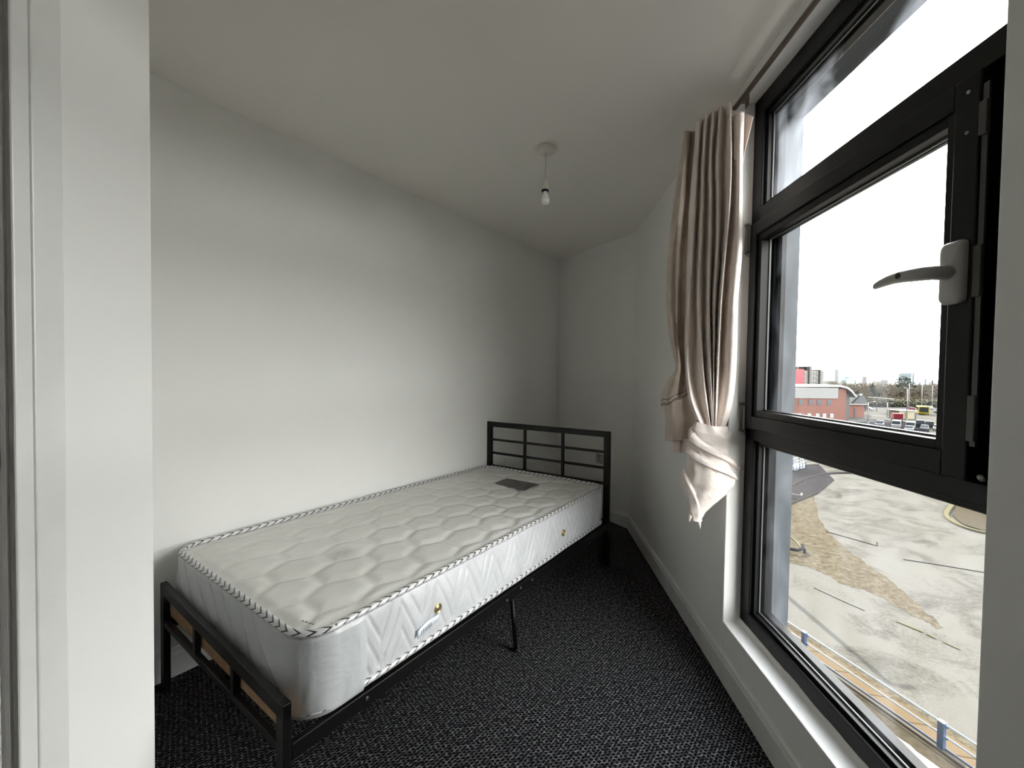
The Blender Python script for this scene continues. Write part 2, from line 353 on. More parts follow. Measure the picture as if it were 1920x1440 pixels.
# glazing beads of the fixed panes: a step back from the frame face, then a pale gasket line
def bead(name, s0, s1, z0, z1, t0, w, mat_, t1=None, par=W1):
    mb = MB(); t1 = t1 or t0+.02
    mb.box(win, s0, s0+w, t0, t1, z0, z1); mb.box(win, s1-w, s1, t0, t1, z0, z1); mb.box(win, s0, s1, t0, t1, z0, z0+w); mb.box(win, s0, s1, t0, t1, z1-w, z1)
    return obj(name, mb, mat_, par, bevel=.0015)
for nm, z0, z1, gm in (('upper', 1.888, 2.255, M_glass_dirty), ('lower', .300, .985, M_glass)):
    bead('glazing_bead', .832, 1.672, z0, z1, .868, .014, M_frame, .886)
    bead('gasket', .846, 1.658, z0+.014, z1-.014, .884, .006, M_gasket, .890)
    mb = MB(); mb.box(win, .84, 1.664, .892, .900, z0+.006, z1-.006); obj('glass_pane', mb, gm, W1)
    bead('outer_bead', .832, 1.672, z0, z1, .901, .024, M_frame, .93)
# opening casement
def frame4(mb, s0, s1, z0, z1, t0, t1, w, wn_=None, wf=None, wt=None, wb=None):
    wn_ = wn_ or w; wf = wf or w; wt = wt or w; wb = wb or w
    mb.box(win, s0, s0+wn_, t0, t1, z0, z1); mb.box(win, s1-wf, s1, t0, t1, z0, z1); mb.box(win, s0+wn_, s1-wf, t0, t1, z0, z0+wb); mb.box(win, s0+wn_, s1-wf, t0, t1, z1-wt, z1)
mb = MB(); frame4(mb, .80, 1.70, 1.00, 1.87, .908, .924, .085); obj('frame_rebate', mb, M_frame, W1)
cs = bpy.data.objects.new('casement', None); COL.objects.link(cs); cs.parent = W1; cs.location = Vector(win(1.3, .85, 1.03))-wloc(W1)
S0, S1, Z0, Z1 = .862, 1.722, 1.031, 1.833
mb = MB(); frame4(mb, S0, S1, Z0, Z1, .842, .905, .050); obj('sash_frame', mb, M_frame, cs, bevel=.003)
mb = MB(); frame4(mb, S0+.050, S1-.050, Z0+.050, Z1-.050, .850, .880, .022, wt=.024); obj('sash_bead', mb, M_frame, cs, bevel=.002)
mb = MB(); frame4(mb, S0+.072, S1-.072, Z0+.072, Z1-.074, .880, .886, .005); obj('gasket', mb, M_gasket, cs)
mb = MB(); mb.box(win, S0+.06, S1-.06, .890, .898, Z0+.06, Z1-.06); obj('glass_pane', mb, M_glass, cs)
mb = MB(); frame4(mb, S0+.045, S1-.045, Z0+.045, Z1-.045, .899, .912, .030); obj('outer_bead', mb, M_frame, cs, bevel=.002)
# espagnolette strip and keeps in the near gap
mb = MB(); mb.box(win, .850, .8605, .846, .850, 1.10, 1.80); obj('locking_strip', mb, M_dsteel, cs)
for z0, z1 in ((1.11, 1.20), (1.39, 1.49), (1.70, 1.765)):
    mb = MB(); mb.box(win, .846, .8605, .838, .846, z0, z1); obj('lock_keep', mb, M_dsteel, cs, bevel=.002)
for z in (1.72, 1.80):
    mb = MB(); mb.lathe([(.004, 0), (.0035, .002), (.001, .003)], win(.884, .842, z), 10, Matrix(((0, 0, -1), (0, 1, 0), (1, 0, 0)))); obj('screw', mb, M_steel, cs)
mb = MB(); mb.tube([win(.838, .846, 1.045), win(.826, .838, 1.043)], .005, 10); obj('stay_pin', mb, M_steel, cs)
# hinges standing proud at the far side
for z0, z1 in ((1.735, 1.835), (1.02, 1.12)):
    mb = MB(); mb.tube([win(1.737, .838, z0), win(1.737, .838, z1)], .0075, 14)
    mb.tube([win(1.737, .838, z0-.008), win(1.737, .838, z0-.001)], .009, 14); mb.tube([win(1.737, .838, z1+.001), win(1.737, .838, z1+.010)], .009, 14)
    mb.tube([win(1.737, .838, z0-.006), win(1.731, .842, z0-.014), win(1.718, .846, z0-.016)], .006, 10)
    mb.box(win, 1.712, 1.733, .838, .844, z0, z1); obj('hinge', mb, M_hinge, cs)
# handle: rounded plate, boss and tapered lever
hd = bpy.data.objects.new('handle', None); COL.objects.link(hd); hd.parent = W1; hd.location = Vector(win(.90, .84, 1.445))-wloc(W1); hd['label'] = 'grey casement handle'
def rrect(w, h, r, n=6):
    P = []
    for cx, cz, a0 in ((w-r, h-r, 0), (-w+r, h-r, 90), (-w+r, -h+r, 180), (w-r, -h+r, 270)):
        for k in range(n+1):
            a = math.radians(a0+90*k/n); P.append((cx+r*math.cos(a), cz+r*math.sin(a)))
    return P
mb = MB(); rows = []
for sc, t in ((1., .8425), (1., .834), (.93, .829), (.80, .8265), (.55, .8245), (.02, .824)):
    rows.append([win(.895+x*sc, t - .002*abs(z)/.06*0, 1.446+z*sc) for x, z in rrect(.023, .063, .011)])
mb.grid(rows, True); obj('handle_plate', mb, M_handle, hd)
mb = MB()
mb.tube([win(.896, .829, 1.446), win(.896, .815, 1.446), win(.899, .800, 1.447), (win(.906, .792, 1.4475)), win(.925, .787, 1.449), win(.950, .785, 1.4515), win(.978, .785, 1.4520), win(1.005, .787, 1.450), win(1.022, .789, 1.4475), win(1.031, .791, 1.445)],
        [.017, .0165, .0165, .0165, .0160, .0150, .0130, .0108, .0088, .0055], 18, rx=.85)
obj('handle_lever', mb, M_handle, hd)
mb = MB(); lp = win(.944, .7700, 1.4515)
mb.lathe([(.0065, 0), (.0065, .001), (.0035, .0012), (.0035, .0004), (.0005, .0004)], lp, 16, Matrix(((0, 0, -1), (0, 1, 0), (1, 0, 0))))
obj('lock_cylinder', mb, M_dsteel, hd)
# white reveal beading with ragged filler along the frame foot
mb = MB(); pts = []
for k in range(60):
    s = FN+(FF-FN)*k/59; w = .006+.005*noise.noise((s*9, 0, 3))+.002*noise.noise((s*31, 1, 0))
    pts.append((s, w))
R0 = [win(s, .8545, ZB+.001) for s, w in pts]; R1 = [win(s, .8550, ZB+.014+w) for s, w in pts]; R2 = [win(s, .8565, ZB+.014+w) for s, w in pts]
R00 = [win(s, .846-w, ZB+.0015) for s, w in pts]
mb.grid([R00, R0, R1, R2]); obj('filler_bead', mb, M_wall, W1)

# outside leaf of the wall, lintel, outer sill
M_render = mat('grey_render', rough=.8); noisy(M_render, 3., (.036, .042, .050), (.058, .066, .078), bstr=.3, bdist=.01)
M_clad = mat('metal_reveal_lining', (.055, .062, .070), .45, spec=.2)
G = -12.77
EO = 1.045
mb = MB()
mb.box(win, SF, 10, .93, EO, G, 4); mb.box(win, -8, SN, .93, EO, G, 4); mb.box(win, SN, SF, .93, EO, G, .145); mb.box(win, SN, SF, .93, EO, 2.262, 4)
struct('wall_outside', mb, M_render, base=False)
mb = MB(); mb.box(win, 1.728, SF, .93, .955, .17, 2.27); mb.box(win, 1.736, SF, .955, EO, .17, 2.27); struct('trim_1', mb, M_clad, base=False)
M_cill = mat('weathered_outer_sill', rough=.7); noisy(M_cill, 7., (.055, .062, .055), (.075, .08, .07), .3, .6)
mb = MB(); mb.prism([(.928, .20), (EO+.004, .166), (EO+.004, .14), (.928, .14)], SN, SF, lambda t, z, s: win(s, t, z)); struct('trim_2', mb, M_cill, base=False)

# curtain folds: rows of points from rail to knot (metres)
CURT = [[[0.768,1.793,2.302],[0.757,1.733,2.283],[0.788,1.774,2.303],[0.769,1.699,2.288],[0.802,1.737,2.307],[0.781,1.666,2.282],[0.814,1.703,2.302],[0.792,1.629,2.273],[0.826,1.664,2.286],[0.804,1.585,2.261],[0.837,1.628,2.238],[0.827,1.566,2.21],[0.845,1.56,2.21]],[[0.765,1.808,2.157],[0.753,1.742,2.124],[0.786,1.793,2.15],[0.765,1.711,2.108],[0.8,1.759,2.133],[0.778,1.675,2.09],[0.813,1.726,2.116],[0.79,1.641,2.072],[0.829,1.679,2.092],[0.807,1.578,2.041],[0.843,1.632,2.068],[0.83,1.565,2.034],[0.848,1.57,2.037]],[[0.761,1.828,1.975],[0.751,1.751,1.944],[0.787,1.803,1.966],[0.766,1.714,1.93],[0.804,1.764,1.95],[0.781,1.673,1.913],[0.819,1.725,1.934],[0.793,1.636,1.898],[0.833,1.683,1.918],[0.808,1.584,1.878],[0.846,1.639,1.9],[0.833,1.567,1.871],[0.852,1.574,1.874]],[[0.76,1.838,1.758],[0.749,1.764,1.737],[0.786,1.816,1.752],[0.766,1.725,1.726],[0.805,1.772,1.74],[0.783,1.678,1.713],[0.821,1.73,1.728],[0.795,1.641,1.703],[0.833,1.694,1.718],[0.806,1.605,1.693],[0.844,1.66,1.708],[0.833,1.583,1.686],[0.855,1.576,1.685]],[[0.76,1.846,1.574],[0.746,1.779,1.562],[0.787,1.821,1.57],[0.767,1.73,1.553],[0.807,1.774,1.561],[0.785,1.683,1.545],[0.82,1.741,1.555],[0.794,1.654,1.539],[0.832,1.709,1.55],[0.804,1.623,1.534],[0.843,1.676,1.544],[0.832,1.598,1.53],[0.854,1.594,1.529]],[[0.76,1.85,1.387],[0.747,1.789,1.382],[0.79,1.817,1.385],[0.775,1.721,1.377],[0.808,1.775,1.382],[0.79,1.682,1.374],[0.824,1.736,1.379],[0.798,1.659,1.372],[0.831,1.715,1.377],[0.805,1.636,1.37],[0.842,1.684,1.375],[0.833,1.609,1.369],[0.856,1.598,1.368]],[[0.751,1.811,1.246],[0.739,1.761,1.246],[0.779,1.795,1.246],[0.777,1.706,1.246],[0.808,1.754,1.246],[0.795,1.679,1.246],[0.825,1.729,1.246],[0.802,1.667,1.246],[0.833,1.717,1.246],[0.81,1.654,1.246],[0.846,1.696,1.246],[0.845,1.635,1.246],[0.871,1.63,1.246]],[[0.748,1.767,1.133],[0.744,1.73,1.135],[0.783,1.753,1.134],[0.787,1.695,1.138],[0.811,1.731,1.136],[0.804,1.681,1.139],[0.825,1.719,1.137],[0.809,1.677,1.139],[0.831,1.714,1.137],[0.816,1.67,1.14],[0.843,1.704,1.138],[0.852,1.662,1.14],[0.878,1.662,1.141]],[[0.767,1.724,1.048],[0.767,1.703,1.05],[0.797,1.721,1.048],[0.8,1.692,1.052],[0.815,1.714,1.049],[0.81,1.688,1.052],[0.825,1.711,1.05],[0.815,1.686,1.052],[0.829,1.71,1.05],[0.821,1.684,1.053],[0.838,1.706,1.05],[0.849,1.686,1.053],[0.872,1.689,1.053]],[[0.785,1.703,1.002],[0.785,1.694,1.004],[0.804,1.706,1.002],[0.807,1.694,1.004],[0.815,1.706,1.002],[0.815,1.694,1.004],[0.823,1.706,1.002],[0.82,1.694,1.004],[0.828,1.706,1.002],[0.824,1.694,1.004],[0.832,1.706,1.002],[0.839,1.699,1.003],[0.855,1.704,1.003]]]
LINU = [[[0.771,1.93,2.352],[0.763,1.88,2.323],[0.805,1.93,2.352],[0.799,1.86,2.311]],[[0.759,1.93,2.219],[0.756,1.88,2.194],[0.8,1.93,2.22],[0.801,1.86,2.184]],[[0.731,1.93,2.016],[0.74,1.88,1.996],[0.791,1.93,2.017],[0.791,1.86,1.989]],[[0.708,1.93,1.784],[0.713,1.88,1.77],[0.771,1.93,1.784],[0.786,1.86,1.765]],[[0.706,1.93,1.589],[0.707,1.88,1.58],[0.767,1.93,1.589],[0.78,1.86,1.577]],[[0.713,1.93,1.467],[0.719,1.88,1.461],[0.772,1.93,1.467],[0.777,1.86,1.459]],[[0.732,1.93,1.369],[0.73,1.88,1.366],[0.779,1.93,1.37],[0.779,1.86,1.365]],[[0.754,1.93,1.271],[0.746,1.88,1.27],[0.79,1.93,1.272],[0.783,1.86,1.27]],[[0.723,1.93,1.217],[0.728,1.88,1.217],[0.786,1.93,1.217],[0.789,1.86,1.218]],[[0.692,1.93,1.15],[0.71,1.88,1.157],[0.778,1.93,1.166],[0.792,1.86,1.178]],[[0.69,1.93,1.098],[0.706,1.88,1.112],[0.768,1.93,1.129],[0.792,1.86,1.161]]]
LINL = [[[0.72,1.96,1.152],[0.736,1.91,1.154],[0.796,1.95,1.153],[0.81,1.89,1.155]],[[0.711,1.96,1.096],[0.732,1.91,1.1],[0.792,1.95,1.098],[0.82,1.89,1.103]],[[0.722,1.96,1.034],[0.738,1.91,1.039],[0.8,1.95,1.036],[0.829,1.89,1.042]],[[0.72,1.96,0.984],[0.739,1.91,0.99],[0.801,1.95,0.986],[0.83,1.89,0.994]],[[0.724,1.96,0.931],[0.739,1.91,0.939],[0.802,1.95,0.933],[0.821,1.89,0.943]]]
HEM = [[[0.75,1.97,0.945],[0.757,1.93,0.948],[0.796,1.96,0.941],[0.808,1.91,0.946]],[[0.751,1.97,0.879],[0.758,1.93,0.884],[0.795,1.96,0.875],[0.801,1.91,0.882]]]
FLAP = [[[0.827,1.6,2.227],[0.839,1.585,2.22],[0.874,1.62,2.238],[0.883,1.6,2.222],[0.886,1.575,2.199]],[[0.828,1.6,2.172],[0.84,1.585,2.163],[0.873,1.62,2.18],[0.879,1.6,2.16],[0.873,1.575,2.138]],[[0.829,1.6,2.102],[0.842,1.585,2.092],[0.873,1.62,2.109],[0.87,1.6,2.092],[0.858,1.575,2.073]],[[0.83,1.6,2.052],[0.843,1.585,2.041],[0.872,1.62,2.057],[0.865,1.6,2.042],[0.853,1.575,2.024]]]
KNOT = [[0.822,1.72,1.044,0.062],[0.819,1.72,1.01,0.078],[0.815,1.72,0.978,0.084],[0.813,1.72,0.917,0.083],[0.816,1.72,0.855,0.098],[0.811,1.72,0.806,0.1],[0.795,1.72,0.764,0.086],[0.779,1.72,0.72,0.059],[0.766,1.72,0.677,0.037],[0.768,1.72,0.65,0.022],[0.77,1.72,0.637,0.021]]
# ------------------------------------------------------------------ curtain and its rod
rd = thing('curtain_rod', 'thin brown metal curtain rod running along the top of the window', 'curtain rod', win(1.2, .76, 2.285))
mb = MB(); mb.tube([win(1.70, .760, 2.283), win(-.4, .760, 2.283)], .0095, 16); obj('rod', mb, M_rod, rd)
mb = MB(); mb.tube([win(1.700, .760, 2.283), win(1.712, .760, 2.283)], [.013, .010], 16); obj('rod_end', mb, M_plastic, rd)
for s in (1.66, .62, -.3):
    mb = MB(); mb.box(win, s-.006, s+.006, .758, .792, 2.277, 2.289); mb.box(win, s-.012, s+.012, .785, .789, 2.262, 2.31); obj('rod_bracket', mb, M_rod, rd, bevel=.001)

def cr1(p0, p1, p2, p3, t):
    return .5*((2*p1)+(-p0+p2)*t+(2*p0-5*p1+4*p2-p3)*t*t+(-p0+3*p1-3*p2+p3)*t**3)
def crv(P, u):
    n = len(P)-1; i = min(int(u), n-1); t = u-i
    g = lambda k: P[max(0, min(n, k))]
    return cr1(g(i-1), g(i), g(i+1), g(i+2), t)
def loft(T, nu, nv, jit=0., fr=14., seed=0.):
    T = [[Vector(p) for p in r] for r in T]
    mid = [[crv(r, u*(len(r)-1)/nu) for u in range(nu+1)] for r in T]
    out = []
    for v in range(nv+1):
        row = []
        for u in range(nu+1):
            p = crv([mid[k][u] for k in range(len(T))], v*(len(T)-1)/nv)
            if jit:
                q = noise.noise(Vector((p.x*fr+seed, p.y*fr, p.z*fr*.7)))*jit + noise.noise(Vector((p.x*fr*3+seed, p.y*fr*3, p.z*fr*2)))*jit*.35
                p = p + Vector((-.5*q, -.85*q, 0))
            row.append(p)
        out.append(row)
    return out
ct = thing('curtain', 'champagne satin curtain gathered at the window and knotted at its foot', 'curtain', (.80, 1.68, .62))
mb = MB(); mb.grid(loft(CURT, 130, 120, .005, 16)); obj('pleated_panel', mb, M_satin, ct, solid=.002)
mb = MB(); mb.grid(loft(LINU, 30, 90, .012, 9, 4.)); obj('lining', mb, M_lining, ct, solid=.002)
mb = MB(); mb.grid(loft(LINL, 30, 30, .008, 12, 9.)); obj('hanging_corner', mb, M_lining, ct, solid=.002)
mb = MB(); mb.grid(loft(HEM, 30, 6, .004, 12, 2.)); obj('hem', mb, M_satin, ct, solid=.003)
mb = MB(); mb.grid(loft(FLAP, 24, 24, .004, 14, 1.)); obj('heading_flap', mb, M_satin, ct, solid=.002)
# the three stitched lines on the hanging corner
M_stitch = mat('brown_stitching', (.12, .09, .07), .8)
mb = MB()
def linp(u, dz):  # a point on the diagonal turn-up of the hanging corner
    a, b = Vector(LINU[-1][0]), Vector(LINU[-1][3]); p = crv([Vector(q) for q in LINU[-1]], u*3); return p+Vector((-.004, -.008, dz))
for dz in (.004, .022, -.002):
    mb.tube([linp(u/14, dz+.004*math.sin(u)) for u in range(15)], .0014, 6)
obj('stitching', mb, M_stitch, ct)
# knot: cloth wound round itself, lower point hanging
def interp(tab, z):
    for a, b in zip(tab, tab[1:]):
        if a[2] >= z >= b[2]:
            t = (a[2]-z)/(a[2]-b[2]) if a[2] != b[2] else 0
            t2 = t
            return [a[i]+(b[i]-a[i])*t2 for i in range(4)]
    return tab[0] if z > tab[0][2] else tab[-1]
zt, zb = KNOT[0][2], KNOT[-1][2]; rows = []
NV, NU = 150, 128
for v in range(NV+1):
    z = zt+(zb-zt)*v/NV; cx, cy, _, r = interp(KNOT, z); row = []
    for u in range(NU):
        a = 2*PI*u/NU
        # overlapping diagonal wraps: a saw-tooth running down towards the window
        ph = (z-zt)/(-.175) + .50*math.sin(a-.9) + .10*math.sin(2*a+1) + .35 ; f = ph % 1.0
        sw = (1-f)**.8 if f > .06 else f/.06
        low = min(1, max(0, (z-zb)/.10))
        k = 1 + (.13*sw-.06)*low + .07*noise.noise(Vector((math.cos(a)*2.2, math.sin(a)*2.2, z*16)))
        k += .05*math.sin(a*5+z*40)*math.exp(-((z-zt)/.05)**2)
        row.append(Vector((cx+math.cos(a)*r*k, cy+math.sin(a)*r*k*.72, z+.012*math.sin(a-.5)*low)))
    rows.append(row)
mb = MB(); mb.grid(rows, True); obj('knot', mb, M_satin, ct)
# loose folded lips standing off the knot
def lip(name, P, w, th=.006):
    rows = []
    for i, (p, d) in enumerate(P):
        p = Vector(p); d = Vector(d)
        rows.append([p, p+d*w*.5+Vector((-.006, -.012, .003)), p+d*w, p+d*w*1.02+Vector((0, .004, -.004)), p+d*w*.55+Vector((.004, .010, -.006))])
    mb = MB(); mb.grid(loft(rows, 16, 24, .003, 20)); obj(name, mb, M_satin, ct, solid=.0018)
kc = lambda z: interp(KNOT, z)
def kp(a, z, k=1.06):
    cx, cy, _, r = kc(z); return Vector((cx+math.cos(a)*r*k, cy+math.sin(a)*r*k*.72, z))
for z0, z1, w, a0, a1 in ((.975, .86, .034, 3.5, 6.1), (.925, .80, .030, 3.3, 6.3)):
    rows = []
    for i in range(13):
        t = i/12; a = a0+(a1-a0)*t; z = z0+(z1-z0)*t; c = kp(a, z, 1.04)
        out = (c-Vector((kc(z)[0], kc(z)[1], z))).normalized()
        rows.append([c-out*.012+Vector((0, 0, w*.9)), c+out*.005+Vector((0, 0, w*.55)), c+out*.011, c+out*.009+Vector((0, 0, -.005)), c-out*.006+Vector((0, 0, -.003))])
    mb = MB(); mb.grid(loft(rows, 12, 60, .003, 22, z0)); obj('wrapped_fold', mb, M_satin, ct)
rows = []
for i in range(9):   # pointed lip at the window side
    t = i/8; a = 6.0+.35*t; z = .865-.10*t; c = kp(a, z, 1.0); out = (c-Vector((kc(z)[0], kc(z)[1], z))).normalized(); w = .034*(1-t)**.7
    rows.append([c, c+out*w*.6+Vector((0, -.004, .006)), c+out*w+Vector((0, 0, .010*(1-t)))])
mb = MB(); mb.grid(loft(rows, 8, 20)); obj('folded_lip', mb, M_satin, ct, solid=.003)

# ------------------------------------------------------------------ pendant lamp holder
PX, PY = .157, 2.118
pl = thing('pendant_light', 'bare frosted bulb hanging on a short white flex from the ceiling', 'ceiling light', (PX, PY, 2.084))
mb = MB(); mb.lathe([(.038, 2.375), (.041, 2.372), (.0415, 2.350), (.039, 2.345), (.030, 2.343), (.006, 2.342), (.005, 2.338), (.001, 2.338)], (PX, PY, 0), 40); obj('ceiling_rose', mb, M_plastic, pl)
mb = MB(); mb.tube([(PX, PY, 2.340), (PX+.001, PY, 2.28), (PX, PY, 2.215)], .0028, 10); obj('flex', mb, M_plastic, pl)
mb = MB(); mb.lathe([(.003, 2.222), (.009, 2.219), (.0125, 2.208), (.0135, 2.195), (.0155, 2.193), (.0165, 2.190), (.0165, 2.176), (.018, 2.174), (.0185, 2.162), (.0175, 2.160), (.010, 2.160)], (PX, PY, 0), 28); obj('lamp_holder', mb, M_plastic, pl)
mb = MB(); mb.lathe([(.012, 2.162), (.0175, 2.160), (.0180, 2.154), (.0155, 2.151), (.011, 2.151)], (PX, PY, 0), 28); obj('holder_ring', mb, M_black, pl)
mb = MB(); mb.lathe([(.010, 2.153), (.0115, 2.147), (.014, 2.138), (.019, 2.128), (.0225, 2.116), (.0235, 2.107), (.0222, 2.098), (.018, 2.090), (.011, 2.0855), (.001, 2.084)], (PX, PY, 0), 32); obj('bulb', mb, M_bulb, pl)

# socket low on the short back wall, behind the headboard
def bwall(k, o, z):    # k metres from the left corner along the back wall, o out into the room
    p = LA+bd_*k-bn_*o; return Vector((p.x, p.y, z))
def bwk(px): return px
sk = thing('wall_socket', 'small wall socket seen through the headboard, close to its right post', 'socket', bwall(.61, .01, .465))
mb = MB(); mb.box(bwall, .566, .652, 0, .010, .465, .551); obj('socket_plate', mb, mat('socket_plastic', (.42, .42, .42), .4), sk, bevel=.003)
mb = MB(); k = .609; mb.box(bwall, k-.004, k+.004, .0098, .0108, .496, .510); obj('earth_slot', mb, M_black, sk)
for k in (.595, .623):
    mb = MB(); mb.box(bwall, k-.004, k+.004, .0098, .0108, .480, .485); obj('pin_slot', mb, M_black, sk)
mb = MB(); mb.box(bwall, .601, .617, .009, .0135, .523, .540); obj('rocker_switch', mb, M_gasket, sk, bevel=.001)

# ------------------------------------------------------------------ bed frame
bf = thing('bed_frame', 'black metal single bed frame with barred headboard under the wrapped mattress', 'bed', bed(.95, .5, 0))
def bbox(name, a0, a1, c0, c1, z0, z1, m=M_black, par=bf, bevel=.0025, fn=bed):
    mb = MB(); mb.box(fn, a0, a1, c0, c1, z0, z1); return obj(name, mb, m, par, bevel=bevel)
HA0, HA1 = 1.955, 1.978; HL, HR = -.008, 1.010
bbox('headboard_post', HA0, HA1, HL, HL+.045, 0, .868); bbox('headboard_post', HA0, HA1, HR-.042, HR, 0, .872)
mb = MB(); mb.box(lambda a, c, z: bed(a, c, z+.006*(c-.5)), HA0, HA1, HL, HR, .831, .870); obj('headboard_top_rail', mb, M_black, bf, bevel=.0025)
for z in (.733, .629, .528):
    mb = MB(); mb.box(lambda a, c, zz: bed(a, c, zz+.008*(c-.5)), HA0+.004, HA1-.004, HL+.04, HR-.035, z-.0085, z+.0085); obj('headboard_bar', mb, M_black, bf, bevel=.002)
for c in (.345, .662): bbox('headboard_upright', HA0+.002, HA1-.002, c-.010, c+.010, .50, .835)
bbox('headboard_cross_rail', HA0, HA1, HL+.04, HR-.035, .245, .285)
FA0, FA1 = -.088, -.066; FL, FR = .040, 1.003
bbox('footboard_post', FA0, FA1, FL, FL+.040, 0, .418); bbox('footboard_post', FA0, FA1, FR-.038, FR, 0, .394)
tilt = lambda a, c, z: bed(a, c, z-.026*(c-FL)/(FR-FL))
mb = MB(); mb.box(tilt, FA0, FA1, FL, FR, .378, .4185); obj('footboard_top_rail', mb, M_black, bf, bevel=.003)
mb = MB(); mb.box(bed, FA0+.002, FA1-.002, FL+.02, FR-.03, .258, .280); obj('footboard_low_rail', mb, M_black, bf, bevel=.002)
for c in (.385, .690): bbox('footboard_upright', FA0+.002, FA1-.002, c-.012, c+.012, .26, .385)
bbox('side_rail', FA1, HA0, .985, 1.003, .236, .282); bbox('side_rail', FA1, HA0, .020, .038, .236, .282)
bbox('slat_ledge', FA1, HA0, .966, .985, .236, .240, bevel=.001); bbox('slat_ledge', FA1, HA0, .038, .057, .236, .240, bevel=.001)
bbox('centre_rail', FA1, HA0, .500, .525, .215, .240)
for a, c in ((.915, .990), (.915, .03), (.30, .512), (.95, .512), (1.6, .512)):
    mb = MB(); mb.tube([bed(a, c, .238), bed(a+.004, c+.022 if c > .9 else c, .002)], .0105, 12); mb.tube([bed(a+.004, c+.022 if c > .9 else c, 0), bed(a+.004, c+.022 if c > .9 else c, .012)], .0125, 12); obj('support_leg', mb, M_black, bf)
for i in range(11):
    a = .115+i*.174
    mb = MB(); mb.box(bed, a, a+.068, .040, .984, .241, .255); obj('slat', mb, M_wood, bf, bevel=.002)
# the first board stands on edge inside the foot rail
mb = MB(); mb.box(bed, -.0650, -.0560, .075, .972, .290, .368); obj('foot_board', mb, M_wood, bf, bevel=.002)
for a, z in ((.155, .262), (.86, .250), (.965, .262), (1.06, .262), (1.75, .262)):
    mb = MB(); rot = Matrix((tuple(BU), (BV.x, BV.y, 0), (0, 0, 1))).transposed()
    ax = Matrix.Identity(3); ax.col[0] = BU; ax.col[1] = Vector((0, 0, 1)); ax.col[2] = BV
    mb.lathe([(.007, 0), (.007, .0015), (.0045, .003), (.001, .0032)], bed(a, 1.003, z), 16, ax); obj('bolt', mb, M_dsteel, bf)

# ------------------------------------------------------------------ mattress in its film
A0, A1, C0, C1, MZ0, MZ1 = -.027, 1.937, .010, .985, .292, .520
mt = thing('mattress', 'white quilted single mattress still in clear film, chevron piping along its edges', 'mattress', bed(.95, .5, MZ0))
def rr_pts(ins, R, na=170, nc=84, nq=14):
    a0, a1, c0, c1 = A0+ins, A1-ins, C0+ins, C1-ins; R = max(R-ins, .0002); P = []
    def seg(p, q, n): return [(p[0]+(q[0]-p[0])*k/n, p[1]+(q[1]-p[1])*k/n) for k in range(n)]
    def arc(cx, cy, s): return [(cx+R*math.cos(math.radians(s+90*k/nq)), cy+R*math.sin(math.radians(s+90*k/nq))) for k in range(nq)]
    P += seg((a0+R, c1), (a1-R, c1), na)[::1]
    P += [(a1-R+R*math.sin(math.radians(90*k/nq)), c1-R+R*math.cos(math.radians(90*k/nq))) for k in range(nq)]
    P += seg((a1, c1-R), (a1, c0+R), nc)
    P += [(a1-R+R*math.cos(math.radians(90*k/nq)), c0+R-R*math.sin(math.radians(90*k/nq))) for k in range(nq)]
    P += seg((a1-R, c0), (a0+R, c0), na)
    P += [(a0+R-R*math.sin(math.radians(90*k/nq)), c0+R-R*math.cos(math.radians(90*k/nq))) for k in range(nq)]
    P += seg((a0, c0+R), (a0, c1-R), nc)
    P += [(a0+R-R*math.cos(math.radians(90*k/nq)), c1-R+R*math.sin(math.radians(90*k/nq))) for k in range(nq)]
    return P
RC = .085
def hexd(x, y, sx=.205, sy=.140):
    # distance to the nearest seam of an elongated hexagon pattern (in metres, approx.)
    x, y = x/sx, y/sy*.8660254
    best = []
    j0 = round(y/.8660254)
    for j in (j0-1, j0, j0+1):
        off = .5 if j % 2 else 0
        i0 = round(x-off)
        for i in (i0-1, i0, i0+1):
            dx, dy = x-(i+off), y-j*.8660254; best.append((dx*dx+dy*dy, dx, dy))
    best.sort(); a, b = best[0], best[1]
    d = (b[0]-a[0])/2/max(1e-6, math.hypot(b[1]-a[1], b[2]-a[2]))
    return d*.15
def quilt(a, c):
    wob = .012*noise.noise(Vector((a*5, c*5, 0)))
    d = hexd(a+wob+c*.04, c+wob)
    fade = .35+.65*min(1, max(0, (c-.15)/.45))
    h = .0075*(1-math.exp(-(d/.017)**2))*fade
    e = min(a-A0, A1-a, c-C0, C1-c)
    edge = min(1, max(0, (e-.012)/.03))
    return h*edge + .008*noise.noise(Vector((a*2.3, c*2.3, 3))) * min(1, e/.12) - .0025*(1-edge)
mb = MB(); rings = []
ins = [0.0, .004, .010, .016, .022]+[.022+.0062*k for k in range(1, 75)]+[.4873]
for i, q in enumerate(ins):
    if q > .4874: break
    row = []
    for a, c in rr_pts(q, RC): row.append(bed(a, c, MZ1 + quilt(a, c) + (-.004 if i == 0 else 0)))
    rings.append(row)
mb.grid(rings, True)
obj('quilted_top', mb, M_tick, mt)
def zig(L, z):     # raised chevrons on the border
    p = .16; t = (L/p) % 1.0; y = abs(t-.5)*2     # 0..1..0
    u = (z-MZ0)/(MZ1-MZ0); d1 = abs(u-(.15+.72*y)); d2 = abs(u-(-.22+.72*y)); d3 = abs(u-(.52+.72*y))
    g = 0
    for d in (d1, d2, d3): g += math.exp(-(d/.045)**2)
    f = math.hypot(((t-.5))*p, (u-.22)*.236)       # small rosette
    g += .8*math.exp(-((f-.016)/.005)**2)*(.6+.4*math.cos(6*math.atan2(t-.5, u-.22)))
    return -g
mb = MB(); rows = []; NZ = 40; per = rr_pts(0, RC, 420, 150, 14)
